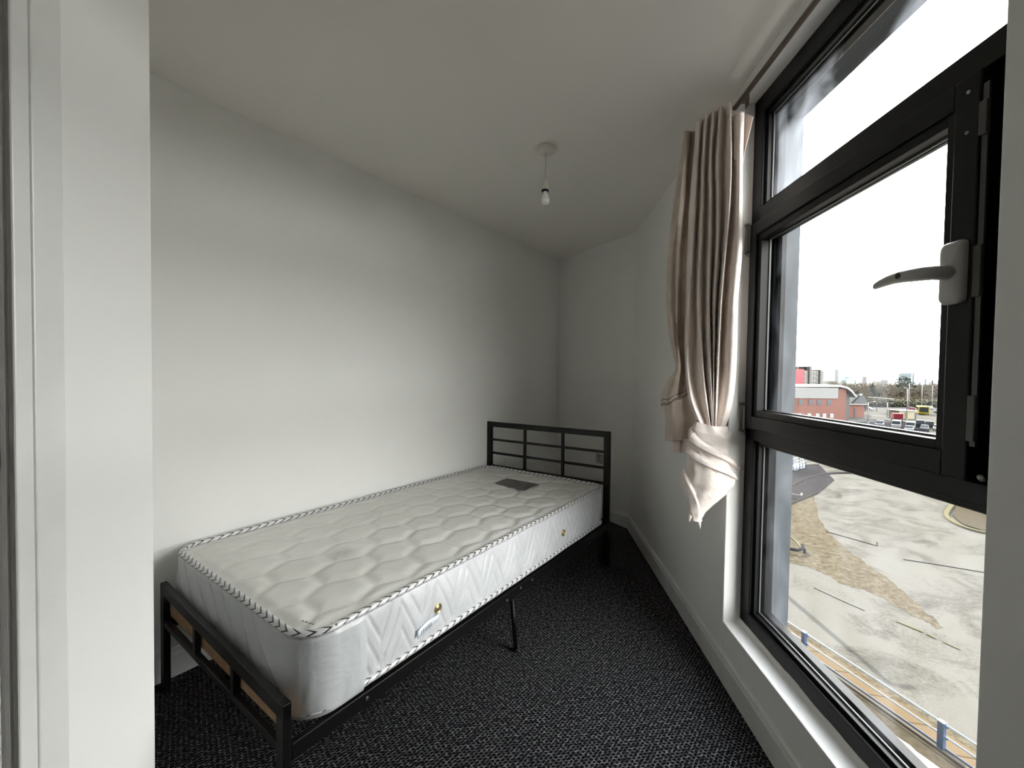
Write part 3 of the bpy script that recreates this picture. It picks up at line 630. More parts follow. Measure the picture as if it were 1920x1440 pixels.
for k in range(NZ+1):
    u = k/NZ; z = MZ0+(MZ1-MZ0)*u; bul0 = .014*math.sin(PI*u)**.6; row = []; L = 0; pr = None
    for i, (a, c) in enumerate(per):
        if pr: L += math.hypot(a-pr[0], c-pr[1])
        pr = (a, c); nx = a-min(max(a, A0+RC), A1-RC); ny = c-min(max(c, C0+RC), C1-RC); q = math.hypot(nx, ny) or 1
        side = 1 if (c > C1-.03 and .16 < a < 1.80) else (.25 if c > C1-.03 and a >= 1.8 else 0)
        e = min(1, math.sin(PI*u)*2.2)
        rec = min(1, max(0, (.02-a)/.05))*min(1, max(0, (C1-.03-c)/.08))*min(1, math.sin(PI*u)*3)*.022   # set back under the loose film
        bul = bul0*min(1, max(.1, (a+.02)/.12)); dsp = bul + (.0042*zig(a+.03, z)*side + .006*noise.noise(Vector((a*3, c*3, z*7)))*1.0)*e
        row.append(bed(a+nx/q*dsp+rec, c+ny/q*dsp, z))
    rows.append(row)
mb.grid(rows, True); nn = len(per); mb.f.append(tuple(range(nn))); mb.sm.append(False)
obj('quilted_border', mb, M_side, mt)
def piping(z, r=.0118):
    P = [bed(a, c, z) for a, c in rr_pts(-.003, RC, 300, 150, 16)]; n = len(P); K = 12; V = []; al = []; ar = []; L = 0
    for i in range(n+1):
        p = P[i % n]; t = (P[(i+1) % n]-P[(i-1) % n]).normalized(); o = Vector((t.y, -t.x, 0))
        if (p+o-bed(.95, .5, z)).length < (p-o-bed(.95, .5, z)).length: o = -o
        wob = .0025*noise.noise(p*9)
        if i: L += (P[i % n]-P[i-1]).length
        for k in range(K):
            q = 2*PI*k/K; V.append(p+o*(math.cos(q)*r*1.0)+Vector((0, 0, math.sin(q)*r*.95+wob))); al.append(L/.037); ar.append(k/K)
    mb = MB(); F = [(i*K+k, i*K+(k+1) % K, (i+1)*K+(k+1) % K, (i+1)*K+k) for i in range(n) for k in range(K)]
    mb.add(V, F, True); mb.at = {'along': al, 'around': ar}; return obj('piping', mb, M_pipe, mt)
piping(MZ1+.001); piping(MZ0+.010)
# grey badge on the top near the head, one corner turned
M_badge = mat('grey_badge', rough=.35, coat=.4); noisy(M_badge, 22., (.045, .042, .040), (.14, .135, .13))
mb = MB(); q = [(1.690, .385), (1.545, .395), (1.530, .560), (1.505, .600), (1.520, .650), (1.600, .640), (1.695, .640)]
mb.prism(q, MZ1+.0075, MZ1+.0095, bed); obj('badge', mb, M_badge, mt, bevel=.0008)
# small dark print near the foot corner
PT = (.013, .899); PS = .0015
mb = MB()
for k, (w, h) in enumerate(((.006, .004), (.004, .003), (.006, .005), (.003, .003), (.005, .004), (.003, .005), (.006, .006))):
    c = PT[1]+k*.0068; a_ = PT[0]+PS*k; mb.box(bed, a_, a_+h, c, c+w*.6, MZ1+.006, MZ1+.0075)
obj('print', mb, mat('faded_print', (.16, .16, .15), .6), mt)
# brass air vents with pierced faces
ax = Matrix.Identity(3); ax.col[0] = BU; ax.col[1] = Vector((0, 0, 1)); ax.col[2] = BV
for a, z in ((.447, .402), (1.365, .395)):
    p = bed(a, C1+.0165, z); mb = MB()
    mb.lathe([(.0175, -.003), (.0180, .001), (.0165, .0035), (.0145, .0025), (.0135, .0010), (.0100, .0012), (.0085, .003), (.004, .0034), (.0005, .0034)], p, 30, ax); v = obj('air_vent', mb, M_brass, mt)
    mb = MB()
    for k in range(7):
        q = 2*PI*k/7; c = p+BU*math.cos(q)*.0112+Vector((0, 0, math.sin(q)*.0112))+BV*.0012
        mb.lathe([(.0020, 0), (.0018, .0006), (.0002, .0007)], c, 8, ax)
    obj('vent_holes', mb, M_black, v)
# printed slip stuck under the film, ruffled clear creases
mb = MB(); fn = lambda a, z, o: bed(a, C1+.0165+o, z)
rows = [[fn(.352+.10*u, .340+.026*v+.020*u+.003*math.sin(5*u), .002*math.sin(6*u+2*v)) for u in [k/10 for k in range(11)]] for v in [0, .5, 1]]
mb.grid(rows); sl = obj('paper_slip', mb, mat('pale_blue_paper', (.72, .80, .88), .4, coat=.5), mt, solid=.0008)
mb = MB()
for k in range(9):
    u = .12+.05*k+.02*(k % 2); a = .355+.11*u; z = .345+.02*u; mb.box(lambda a, z, o: bed(a, C1+.0200+o, z), a, a+.0009, z, z+.014, -.001, .0004)
obj('bar_print', mb, mat('grey_print', (.30, .32, .36), .6), sl)
# milky wrap round the foot end, pulled into folds
W = []
per = rr_pts(-.006, RC+.006, 340, 260, 26); idx = [i for i, (a, c) in enumerate(per) if a < .150]
# order from far side round the foot to the near side
k0 = next(i for i in range(len(per)) if per[i][0] >= .150 and per[(i+1) % len(per)][0] < .150)
seq = []
for j in range(1, len(per)):
    a, c = per[(k0+j) % len(per)]
    if a >= .150: break
    seq.append((a, c))
rows = []; NZ = 34
for k in range(NZ+1):
    u = k/NZ; z = MZ0-.004+(MZ1+.002-MZ0+.004)*u; row = []
    for i, (a, c) in enumerate(seq):
        nx = a-min(max(a, A0+RC), A1-RC); ny = c-min(max(c, C0+RC), C1-RC); q = math.hypot(nx, ny) or 1
        foot = max(0, min(1, (.0-a)/.04))*max(0, min(1, (.93-c)/.1))
        sl_ = c*27 + (u-.5)*5.5 + 1.2*noise.noise(Vector((c*6, z*5, 0)))
        fold = .030*foot*(abs(math.sin(sl_))**.7-.95)*(.35+.65*math.sin(PI*min(1, u*1.05)))
        fold += .003*noise.noise(Vector((a*14, c*14, z*7)))+.0007*noise.noise(Vector((a*45, c*45, z*22)))
        d = .014*math.sin(PI*u)**.6+.005+fold*(1 if a > .02 else .8)
        if u > .95: d -= .010*(u-.95)/.05
        row.append(bed(a+nx/q*d, c+ny/q*d, z))
    rows.append(row)
mb = MB(); mb.grid(rows); obj('film_wrap', mb, M_film, mt)

# clear film drawn tight over the near border, catching the window light in creases
rows = []
for k in range(31):
    u = k/30; z = MZ0+.012+(MZ1-.006-MZ0-.012)*u; row = []
    for i in range(331):
        a = .125+1.70*i/330
        w = .0045*noise.noise(Vector((a*7+z*9, z*16, 1)))+.0030*abs(noise.noise(Vector((a*19-z*22, z*8, 5))))+.0012*noise.noise(Vector((a*60, z*50, 2)))
        row.append(bed(a, C1+.014*math.sin(PI*u)**.6+.0075+w, z))
    rows.append(row)
mb = MB(); mb.grid(rows); obj('clear_cover', mb, M_clear, mt)

# split points of cloth hanging under the knot
for (x0, z0, dx, dz, w) in ((.772, .655, .010, -.050, .016), (.748, .668, -.012, -.034, .013)):
    rows = []
    for i in range(7):
        t = i/6; ww = w*(1-t)**.8+.001; c = Vector((x0+dx*t, 1.712+.004*t, z0+.02+(dz-.02)*t))
        rows.append([c+Vector((-ww, .002, .003)), c+Vector((-ww*.3, -.007*(1-t), 0)), c+Vector((ww*.4, -.003, 0)), c+Vector((ww, .004, .004))])
    mb = MB(); mb.grid(loft(rows, 10, 16)); obj('hanging_point', mb, M_satin, ct, solid=.002)
# ------------------------------------------------------------------ outside: ground and road
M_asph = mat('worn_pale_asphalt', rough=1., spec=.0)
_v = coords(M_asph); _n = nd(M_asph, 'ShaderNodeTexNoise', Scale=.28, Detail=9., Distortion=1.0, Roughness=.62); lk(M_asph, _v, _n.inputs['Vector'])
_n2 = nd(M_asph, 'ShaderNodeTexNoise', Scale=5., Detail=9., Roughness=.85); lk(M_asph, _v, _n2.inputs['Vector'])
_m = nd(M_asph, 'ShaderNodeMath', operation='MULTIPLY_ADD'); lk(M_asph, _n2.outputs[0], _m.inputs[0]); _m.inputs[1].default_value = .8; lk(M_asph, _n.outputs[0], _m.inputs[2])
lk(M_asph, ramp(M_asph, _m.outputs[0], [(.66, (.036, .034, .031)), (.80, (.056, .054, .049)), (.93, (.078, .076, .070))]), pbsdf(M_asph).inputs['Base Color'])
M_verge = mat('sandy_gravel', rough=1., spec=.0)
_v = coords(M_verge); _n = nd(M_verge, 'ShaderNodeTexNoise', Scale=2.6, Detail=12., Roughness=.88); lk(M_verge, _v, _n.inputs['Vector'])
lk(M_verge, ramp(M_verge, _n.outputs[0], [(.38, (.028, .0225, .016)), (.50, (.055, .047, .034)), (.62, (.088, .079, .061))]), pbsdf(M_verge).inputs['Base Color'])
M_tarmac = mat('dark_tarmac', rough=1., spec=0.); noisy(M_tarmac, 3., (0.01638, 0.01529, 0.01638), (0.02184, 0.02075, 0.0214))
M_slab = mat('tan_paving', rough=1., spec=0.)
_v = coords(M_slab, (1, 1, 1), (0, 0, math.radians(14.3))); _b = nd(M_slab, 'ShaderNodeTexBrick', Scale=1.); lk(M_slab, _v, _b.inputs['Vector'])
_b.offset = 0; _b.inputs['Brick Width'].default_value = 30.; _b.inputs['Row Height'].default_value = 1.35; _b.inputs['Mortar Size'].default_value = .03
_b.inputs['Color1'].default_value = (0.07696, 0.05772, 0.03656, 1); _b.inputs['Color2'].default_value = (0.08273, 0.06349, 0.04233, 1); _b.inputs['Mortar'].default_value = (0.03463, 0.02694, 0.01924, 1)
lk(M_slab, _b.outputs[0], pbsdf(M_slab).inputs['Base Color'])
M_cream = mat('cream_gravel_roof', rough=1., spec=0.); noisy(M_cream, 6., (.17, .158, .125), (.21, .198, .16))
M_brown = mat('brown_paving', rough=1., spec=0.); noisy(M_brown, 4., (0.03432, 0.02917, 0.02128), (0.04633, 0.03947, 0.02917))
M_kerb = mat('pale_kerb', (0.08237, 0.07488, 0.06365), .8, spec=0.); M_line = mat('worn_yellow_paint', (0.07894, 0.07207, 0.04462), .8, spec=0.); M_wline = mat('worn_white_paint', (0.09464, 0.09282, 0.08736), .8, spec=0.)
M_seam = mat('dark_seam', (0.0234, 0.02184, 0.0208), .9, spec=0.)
mb = MB(); mb.add([(-300, -300, G-.05), (2600, -300, G-.05), (2600, 2600, G-.05), (-300, 2600, G-.05)], [(0, 1, 2, 3)])
tag(obj('ground', mb, M_asph, base=False), 'worn pale asphalt yard and road far below the window', kind='structure')
def flat(name, poly, m, label, h=.02, z=0.):
    mb = MB(); mb.prism(poly, G-.04, G+h+z); o = obj(name, mb, m, base=False); return tag(o, label, kind='structure')
VERGE = [(37.1, 55.76), (38.52, 53.16), (36.04, 49.53), (31.02, 41.9), (28.58, 36.93), (27.46, 33.23), (26.96, 31.15), (26.64, 29.24), (25.91, 27.06), (25.34, 25.42), (24.8, 24.01), (24.5, 23.39), (24.06, 23.28), (24.05, 23.79), (24.01, 25.04), (23.9, 26.56), (23.3, 27.7), (22.79, 28.41), (22.45, 30.45), (21.27, 31.75), (21.03, 33.91), (30.47, 49.34)]
vg = []
for i, p in enumerate(VERGE):
    q = VERGE[(i+1) % len(VERGE)]
    for k in range(10):
        t = k/10; x, y = p[0]+(q[0]-p[0])*t, p[1]+(q[1]-p[1])*t
        w = noise.noise(Vector((x*1.3, y*1.3, 0)))*.30+noise.noise(Vector((x*6, y*6, 0)))*.18; vg.append((x+w, y+.6*w))
flat('verge', vg, M_verge, 'curved strip of sandy brown gravel beside the pale asphalt', -.042)
flat('tarmac_patch', [(42.9, 66), (50.2, 68.2), (44.6, 57.5), (37.6, 50.9), (33.3, 48.2), (28, 47), (30, 62)], M_tarmac, 'dark tarmac bay beyond the gravel strip', .03)
def ribbon(name, P, w, m, label, h=.035):
    P = [Vector((*p, 0)) for p in P]; L, R = [], []
    for i, p in enumerate(P):
        t = (P[min(i+1, len(P)-1)]-P[max(i-1, 0)]).normalized(); o = Vector((-t.y, t.x, 0))*w/2; L.append(p+o); R.append(p-o)
    mb = MB(); n = len(P)
    for i in range(n-1):
        q = [L[i], L[i+1], R[i+1], R[i]]; mb.add([(a.x, a.y, G-.04) for a in q]+[(a.x, a.y, G+h) for a in q], [(0, 1, 2, 3), (7, 6, 5, 4), (0, 4, 5, 1), (1, 5, 6, 2), (2, 6, 7, 3), (3, 7, 4, 0)])
    o = obj(name, mb, m, base=False); return tag(o, label, kind='structure')
sm = lambda P, n=24: [tuple(crv([Vector((*p, 0)) for p in P], (len(P)-1)*k/n))[:2] for k in range(n+1)]
ribbon('kerb', sm([(30.5, 49.5), (36.11, 53.84), (40.91, 57.93), (45.11, 60.6), (48.72, 61.75), (52.92, 61.59), (60, 59)]), .42, M_seam, 'long dark curved kerb beyond the dark tarmac bay', .13)
ribbon('kerb', sm([(27.5, 43.8), (30.96, 46.27), (33.91, 48.38), (37.14, 50.69)]), .30, M_seam, 'short dark kerb on the near side of the dark tarmac bay', .10)
ribbon('kerb', sm([(52, 37.5), (45.6, 37.6), (43.3, 38.2), (43.2, 40.2), (45, 43), (50, 47)]), .35, M_line, 'pale yellow kerb of the island beyond the right window edge', .12)
flat('island', [(52, 37.7), (45.8, 37.9), (43.7, 38.5), (43.6, 40.1), (45.4, 42.8), (50, 46.6)], M_brown, 'brown island inside the pale yellow kerb', .10)
for P, l in (([(22.4, 23.95), (22.93, 22.95)], 'pale dash farthest from the window by the gravel tip'), ([(22.99, 22.78), (23.05, 22.4)], 'short middle dash of the yellow lane line'), ([(23.2, 22.1), (23.42, 21.5)], 'nearest dash of the yellow lane line')):
    ribbon('lane_dash', P, .11, M_line, l, .0)
ribbon('lane_line', [(20.4, 27.8), (21.0, 26.2), (21.5, 25.1)], .09, M_wline, 'faint white line on the near asphalt', .0)
ribbon('tarmac_seam', [(28.9, 38.1), (30.82, 34.89), (31.5, 35.7)], .07, M_seam, 'dark L shaped seam in the pale asphalt', .0)
ribbon('tarmac_seam', sm([(30.6, 32.3), (32.6, 31.3), (35.5, 29.7)]), .06, M_seam, 'long thin dark seam in the right of the asphalt', .0)
ribbon('lane_line', [(35.4, 50.7), (34.6, 49.6), (33.6, 50.8)], .3, M_wline, 'broken white corner marking on the dark tarmac bay', .04)
ribbon('lane_line', sm([(24.9, 38.4), (24.6, 36), (24.06, 34.4)]), .16, M_line, 'pale yellow curved line on the sandy gravel', .03)
for k in range(7):
    a = k*.9; ribbon('lane_line', [(50+a*2, 66+a*2.2), (62+a*2.6, 63+a*2.4)], .22, M_seam if k % 2 else M_line, 'thin line across the pale yard past the long kerb, one of several', .0)
# strips beside the building, below the railing
RD = Vector((1.363, -5.528, 0)).normalized(); RP = Vector((14.952, 20.983, 0)); RNv = Vector((-RD.y, RD.x, 0))      # railing line, outward normal
if RNv.x < 0: RNv = -RNv
rl = lambda u, w: tuple((RP+RD*u+RNv*w))[:2]
def strip(name, w0, w1, m, label, h): flat(name, [rl(-16, w0), rl(22, w0), rl(22, w1), rl(-16, w1)], m, label, h)
strip('paving', .12, 1.10, M_slab, 'tan paving slabs just behind the blue railing', .05)
strip('kerb', -.14, .10, M_kerb, 'pale kerb stone carrying the blue railing', .12)
strip('paving', -1.02, -.14, M_brown, 'paving on the building side of the railing, shade put into its brown', .06)  # band coloured dark brown to stand for the shade along the railing
P1, P0 = [], []
for k in range(160):
    u = -16+38*k/159; w = -1.02+.10*noise.noise(Vector((u*2.2, 0, 0)))-.05*abs(noise.noise(Vector((u*7, 3, 0)))); P1.append(rl(u, w)); P0.append(rl(u, -9))
flat('gravel_roof', P1+P0[::-1], M_cream, 'cream gravel strip with a ragged edge right below the window', .10)
# gravel band outside the tan slabs
strip('gravel_band', 1.10, 1.75, M_verge, 'thin gravelly band between tan slabs and road', .01)

# blue railing
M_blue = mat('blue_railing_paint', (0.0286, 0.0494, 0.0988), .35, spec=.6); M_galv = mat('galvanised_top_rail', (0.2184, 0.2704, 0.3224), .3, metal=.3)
gr = thing('guard_railing', 'blue metal guard railing with a bright top rail beside the road below', 'railing', (*rl(2.8, 0), G+.12))
RG = G
rf = lambda u, w, z: Vector((*rl(u, w), RG+z))
for u in (-5.6, 0, 5.65, 11.3):
    mb = MB(); mb.box(rf, u-.10, u+.10, -.08, .08, .0, 1.12); o = obj('post', mb, M_blue, gr, bevel=.012)
    mb = MB(); mb.box(rf, u-.11, u+.11, -.09, .09, 1.12, 1.15); obj('post_cap', mb, M_galv, gr, bevel=.006)
    for z in (.93, .50):
        mb = MB(); mb.box(rf, u-.04, u+.14, .08, .14, z, z+.06); obj('rail_bracket', mb, M_blue, gr, bevel=.006)
for z, r in ((1.06, .040), (.60, .036), (.16, .030)):
    mb = MB(); mb.tube([rf(-12, .06, z), rf(14, .06, z)], r, 12); obj('rail', mb, M_blue if z < .3 else M_galv, gr)

# street lamp whose long shadow crosses the road
def street_lamp(x, y, h, label, arm=1.6, m=None, two=False, pr_=1.):
    m = m or M_lamp
    o = thing('street_lamp', label, 'street lamp', (x, y, G))
    mb = MB(); mb.tube([(x, y, G), (x, y, G+1.2)], .13*pr_, 10); mb.tube([(x, y, G+1.2), (x, y, G+h)], [.115*pr_, .08*pr_], 10); obj('pole', mb, m, o)
    for s in ((-1, 1) if two else (1,)):
        mb = MB(); mb.tube([(x, y, G+h-.05), (x+s*arm*.5, y, G+h+.12), (x+s*arm, y, G+h+.15)], .04, 8); obj('arm', mb, m, o)
        mb = MB(); mb.box(XYZ, x+s*arm-.15, x+s*arm+.45, y-.12, y+.12, G+h+.08, G+h+.2); obj('lamp_head', mb, m, o, bevel=.03)
    return o
M_lamp = mat('grey_lamp_steel', (0.156, 0.1612, 0.1716), .4, metal=.4)
M_lampw = mat('white_lamp_post', (0.286, 0.286, 0.286), .4)
street_lamp(18.22, 37.2, 12.2, 'tall street lamp close by, hidden by the window jamb but casting a long shadow', .5, pr_=1.9)
street_lamp(106.6, 125.0, 7.0, 'leftmost thin lamp post in front of the trees')
street_lamp(124.1, 138.2, 6.0, 'thin lamp post beside the dark red lorry')
street_lamp(128.0, 135.4, 11.0, 'tallest lamp post, in front of the cream shelter', 1.2, None, True)
for k, (x, y) in enumerate(((196, 200), (205, 204), (214, 203), (186, 196))):
    street_lamp(x, y, 12-(k % 3), 'slim pale post standing along the far road', 1.5, M_lampw)['group'] = 'pale posts along the far road'
# curved dark arm lying low at the edge of the gravel
mb = MB(); mb.tube([(21.6, 33.9, G+.25), (22.37, 33.42, G+.25), (22.9, 33.1, G+.3), (23.5, 33.3, G+.3), (23.9, 34.0, G+.35)], .12, 10); mb.tube([(23.6, 33.3, G), (23.6, 33.3, G+.35)], .1, 10)
tag(obj('bent_barrier', mb, M_tarmac), 'dark bent barrier bar on the gravel at the jamb edge', 'barrier')
# blue steps with railings far left
bs = thing('blue_staircase', 'small blue and white railed platform just past the window jamb', 'railing', (44, 63, G))
M_pale = mat('pale_blue_paint', (0.1976, 0.2184, 0.2496), .5)
for i in range(6):
    x, y = 41.2+i*.9, 61.6+i*.62
    mb = MB(); mb.tube([(x, y, G), (x, y, G+2.1-i*.05)], .07, 8); obj('post', mb, M_blue if i % 2 else M_pale, bs)
for z in (.5, 1.0, 1.5, 2.0):
    mb = MB(); mb.tube([(41.0, 61.4, G+z-.1), (45.9, 64.9, G+z+.15)], .07, 8); obj('rail', mb, M_pale if z in (1., 2.) else M_blue, bs)
mb = MB(); mb.prism([(41.2, 62), (45.8, 65), (44.8, 66.6), (40.2, 63.6)], G, G+.45); obj('platform', mb, M_pale, bs)

# ------------------------------------------------------------------ buildings across the yard
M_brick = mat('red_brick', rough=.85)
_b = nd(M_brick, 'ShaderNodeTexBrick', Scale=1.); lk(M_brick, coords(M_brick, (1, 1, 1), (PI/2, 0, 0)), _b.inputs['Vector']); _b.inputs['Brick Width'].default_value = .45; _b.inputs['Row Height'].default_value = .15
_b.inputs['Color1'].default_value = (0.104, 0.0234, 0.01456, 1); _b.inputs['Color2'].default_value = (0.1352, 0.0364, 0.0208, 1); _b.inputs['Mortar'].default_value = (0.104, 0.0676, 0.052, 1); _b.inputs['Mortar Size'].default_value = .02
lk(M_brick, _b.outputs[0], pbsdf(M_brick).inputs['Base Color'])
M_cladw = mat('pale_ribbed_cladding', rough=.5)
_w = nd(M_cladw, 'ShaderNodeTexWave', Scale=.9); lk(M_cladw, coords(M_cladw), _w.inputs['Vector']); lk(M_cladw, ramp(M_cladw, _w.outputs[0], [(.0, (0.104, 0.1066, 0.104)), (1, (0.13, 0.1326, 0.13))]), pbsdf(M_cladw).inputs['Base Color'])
M_winp = mat('window_panes', (0.0468, 0.0572, 0.0676), .15); M_winl = mat('white_blinds', (0.1872, 0.208, 0.208), .5)  # lower windows take the plain white of blinds
M_greyroof = mat('grey_metal_roof', (0.078, 0.0832, 0.0806), .5); M_white = mat('white_trim', (0.1768, 0.1768, 0.1716), .5); M_dark = mat('dark_grey_board', (0.0364, 0.039, 0.0416), .7)  # the board is one even dark grey
def part(par, name, m, *boxes, fn=XYZ, bevel=0.):
    mb = MB()
    for b in boxes: mb.box(fn, *b)
    return obj(name, mb, m, par, bevel=bevel)
bx = lambda x, y, z: (x, y, G+z)
bk = thing('brick_building', 'long red brick building with pale upper cladding and a curved roof', 'building', (100, 142, G))
part(bk, 'wall', M_brick, (84, 108.0, 138, 150, 0, 7.4), (108.0, 110.6, 138.4, 150, 0, 10.6), fn=bx)
part(bk, 'cladding', M_cladw, (84, 107.4, 137.7, 150, 7.4, 10.9), fn=bx)
mb = MB()
arc = [(84, 11.0), (84, 11.6), (104, 11.9), (108, 11.9), (110.5, 11.3), (112.2, 10.0), (113.6, 8.0), (113.2, 7.8), (111.7, 9.6), (110.2, 10.7), (108, 11.2)]
mb.prism(arc, 137.6, 150, lambda x, z, y: (x, y, G+z)); obj('curved_roof', mb, M_white, bk)
part(bk, 'end_wall', M_dark, (110.6, 112.3, 139, 150, 0, 9.0), fn=bx)
for k, x in enumerate((94.6, 97.9, 100.6, 104.0)):
    f = part(bk, 'window', M_winp, (x, x+1.5, 137.9, 138.05, 5.5, 6.9), fn=bx); part(f, 'window_sill', M_dark, (x-.1, x+1.6, 137.85, 138, 5.2, 5.45), fn=bx)
for x in (94.4, 97.6, 100.3, 102.6, 105.0):
    part(bk, 'window', M_winl, (x, x+1.2, 137.9, 138.05, 1.0, 2.4), fn=bx)
lb = thing('low_brick_building', 'low brick building with grey pitched roofs beside the long red one', 'building', (118, 152, G))
part(lb, 'wall', M_brick, (114.3, 127.5, 151.2, 160, 0, 4.6), fn=bx)
mb = MB(); mb.prism([(113.8, 4.6), (128.2, 4.6), (128.2, 5.0), (113.8, 5.0)], 150.4, 161, lambda x, z, y: (x, y, G+z)); obj('eaves', mb, M_white, lb)
mb = MB(); mb.prism([(114.0, 5.0), (128, 5.0), (125.6, 8.2), (116.5, 9.6)], 151, 160, lambda x, z, y: (x, y, G+z)); obj('pitched_roof', mb, M_greyroof, lb)
mb = MB(); mb.prism([(122.4, 5.0), (128.2, 5.0), (126.0, 8.6)], 150.3, 151.4, lambda x, z, y: (x, y, G+z)); obj('gable', mb, M_dark, lb)
part(lb, 'window', M_dark, (121.0, 121.8, 151.1, 151.25, 1.2, 3.6), fn=bx); part(lb, 'door', M_dark, (123.8, 124.4, 151.1, 151.25, .3, 3.4), fn=bx)
# apartment block, red and pale bands
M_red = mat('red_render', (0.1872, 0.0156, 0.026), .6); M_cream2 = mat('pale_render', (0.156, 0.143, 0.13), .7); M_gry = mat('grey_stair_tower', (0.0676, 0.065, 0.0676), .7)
ap = thing('apartment_block', 'apartment block with a red end wall and banded pale balconies', 'building', (163, 235, G))
part(ap, 'red_wall', M_red, (153.6, 160.4, 230, 245, 0, 19.0), fn=bx)
part(ap, 'blue_bay', mat('blue_grey_panel', (0.0832, 0.0988, 0.1144), .5), (151.0, 154.0, 229.5, 245, 0, 18.6), fn=bx)
part(ap, 'wall', M_cream2, (160.4, 171.6, 230.5, 245, 0, 18.2), fn=bx)
part(ap, 'stair_tower', M_gry, (163.0, 163.9, 229.6, 245, 0, 20.6), (163.0, 166.0, 232, 240, 18.2, 20.4), (168.8, 169.6, 229.6, 245, 0, 18.8), fn=bx)
for r in range(6):
    for x in (160.9, 164.3, 165.9, 167.4, 170.0):
        part(ap, 'window', M_winp, (x, x+1.0, 230.3, 230.55, 15.9-r*2.5, 17.3-r*2.5), fn=bx)
for x in (156, 158.6): part(ap, 'roof_vent', M_gry, (x, x+.7, 233, 234, 19, 20.2), fn=bx)
# skyline towers, distance haze mixed into their pale colours
M_haze1 = mat('hazed_pale_tower', (.42, .45, .47), .8); M_haze2 = mat('hazed_glass_tower', (.36, .44, .48), .4); M_haze3 = mat('hazed_pinkish_tower', (.42, .39, .41), .8)
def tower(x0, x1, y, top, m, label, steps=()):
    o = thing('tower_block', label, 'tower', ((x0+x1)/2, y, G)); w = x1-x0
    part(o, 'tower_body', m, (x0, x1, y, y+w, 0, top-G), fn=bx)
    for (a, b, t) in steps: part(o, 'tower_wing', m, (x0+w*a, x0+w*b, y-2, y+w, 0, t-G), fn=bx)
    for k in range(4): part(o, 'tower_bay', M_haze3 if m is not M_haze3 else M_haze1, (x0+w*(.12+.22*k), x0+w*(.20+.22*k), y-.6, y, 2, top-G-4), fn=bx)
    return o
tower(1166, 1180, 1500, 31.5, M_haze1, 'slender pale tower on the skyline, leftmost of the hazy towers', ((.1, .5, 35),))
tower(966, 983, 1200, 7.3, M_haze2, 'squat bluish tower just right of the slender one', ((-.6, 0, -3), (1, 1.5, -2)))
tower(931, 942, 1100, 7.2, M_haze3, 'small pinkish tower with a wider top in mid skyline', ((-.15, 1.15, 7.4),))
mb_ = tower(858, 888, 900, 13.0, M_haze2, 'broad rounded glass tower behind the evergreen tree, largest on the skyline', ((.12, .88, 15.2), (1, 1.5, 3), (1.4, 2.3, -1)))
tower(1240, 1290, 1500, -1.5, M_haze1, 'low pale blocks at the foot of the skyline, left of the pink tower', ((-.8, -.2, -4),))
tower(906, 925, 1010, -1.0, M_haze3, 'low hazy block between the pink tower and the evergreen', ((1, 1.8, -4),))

# ------------------------------------------------------------------ trees (winter, bare) and one evergreen
M_bark = mat('bare_bark', (0.0598, 0.04784, 0.03432), .9); M_twig = mat('fine_twigs', (0.0858, 0.0702, 0.0494), .95)  # bark and twig colours lightened to carry the distance haze
M_twig2 = mat('ivy_twigs', (0.0598, 0.0598, 0.0338), .95); M_ever = mat('evergreen_needles', (0.0312, 0.0416, 0.03016), .9)
def bare_tree(seed, h, m):
    rnd = random.Random(seed); root = thing('bare_tree', '', 'tree', (0, 0, 0), 'bare winter trees beyond the yard')
    tr, tw = MB(), MB()
    def br(p, d, L, r, lv):
        n = 3; pts = [p]
        for k in range(n):
            d = (d+Vector((rnd.uniform(-1, 1), rnd.uniform(-1, 1), rnd.uniform(-.2, .6)))*.16).normalized(); pts.append(pts[-1]+d*L/n)
        (tr if lv < 2 else tw).tube(pts, [r*(1-.22*k) for k in range(n+1)], 4 if lv else 6, cap=False)
        if lv < 4:
            for k in range(5 if lv == 0 else 4):
                q = pts[rnd.randint(1, n)]; dd = (d*.75+Vector((rnd.uniform(-1, 1), rnd.uniform(-1, 1), rnd.uniform(-.15, .8)))*.85).normalized()
                br(q, dd, L*rnd.uniform(.55, .75), r*.5, lv+1)
    br(Vector((0, 0, 0)), Vector((0, 0, 1)), h*.42, h*.022, 0)
    obj('trunk', tr, M_bark, root); obj('twigs', tw, m, root); return root
protos = [bare_tree(3, 11, M_twig), bare_tree(8, 11, M_twig), bare_tree(15, 11, M_twig2), bare_tree(21, 11, M_bark)]
spots = []
rnd = random.Random(5)
# (px-like azimuth ratio x/y, distance, size)
for i in range(32):
    k = i/31; az = .752+(1.035-.752)*k+rnd.uniform(-.002, .002); Y = [222, 246, 276, 322][i % 4]+rnd.uniform(-4, 4); s = rnd.uniform(.85, 1.15)*(1.0 if Y < 240 else 1.2)
    if az < .80 and Y < 300: Y += 110
    spots.append((az*Y, Y, s))
for i, (x, y, s) in enumerate(spots):
    o = protos[i % 4] if i < 4 else dup(protos[i % 4])
    o.location = (x, y, G); o.rotation_euler = (0, 0, rnd.uniform(0, 6)); o.scale = (s*1.15, s*1.15, s)
    o['label'] = ('brown bare winter tree in the wood beyond the yard', 'brown bare winter tree in the wood beyond the yard', 'bare tree green with ivy in the wood beyond the yard', 'dark trunked bare tree in the wood beyond the yard')[i % 4]
    o['group'] = ('brown bare trees beyond the yard', 'brown bare trees beyond the yard', 'ivy covered bare trees beyond the yard', 'dark bare trees beyond the yard')[i % 4]
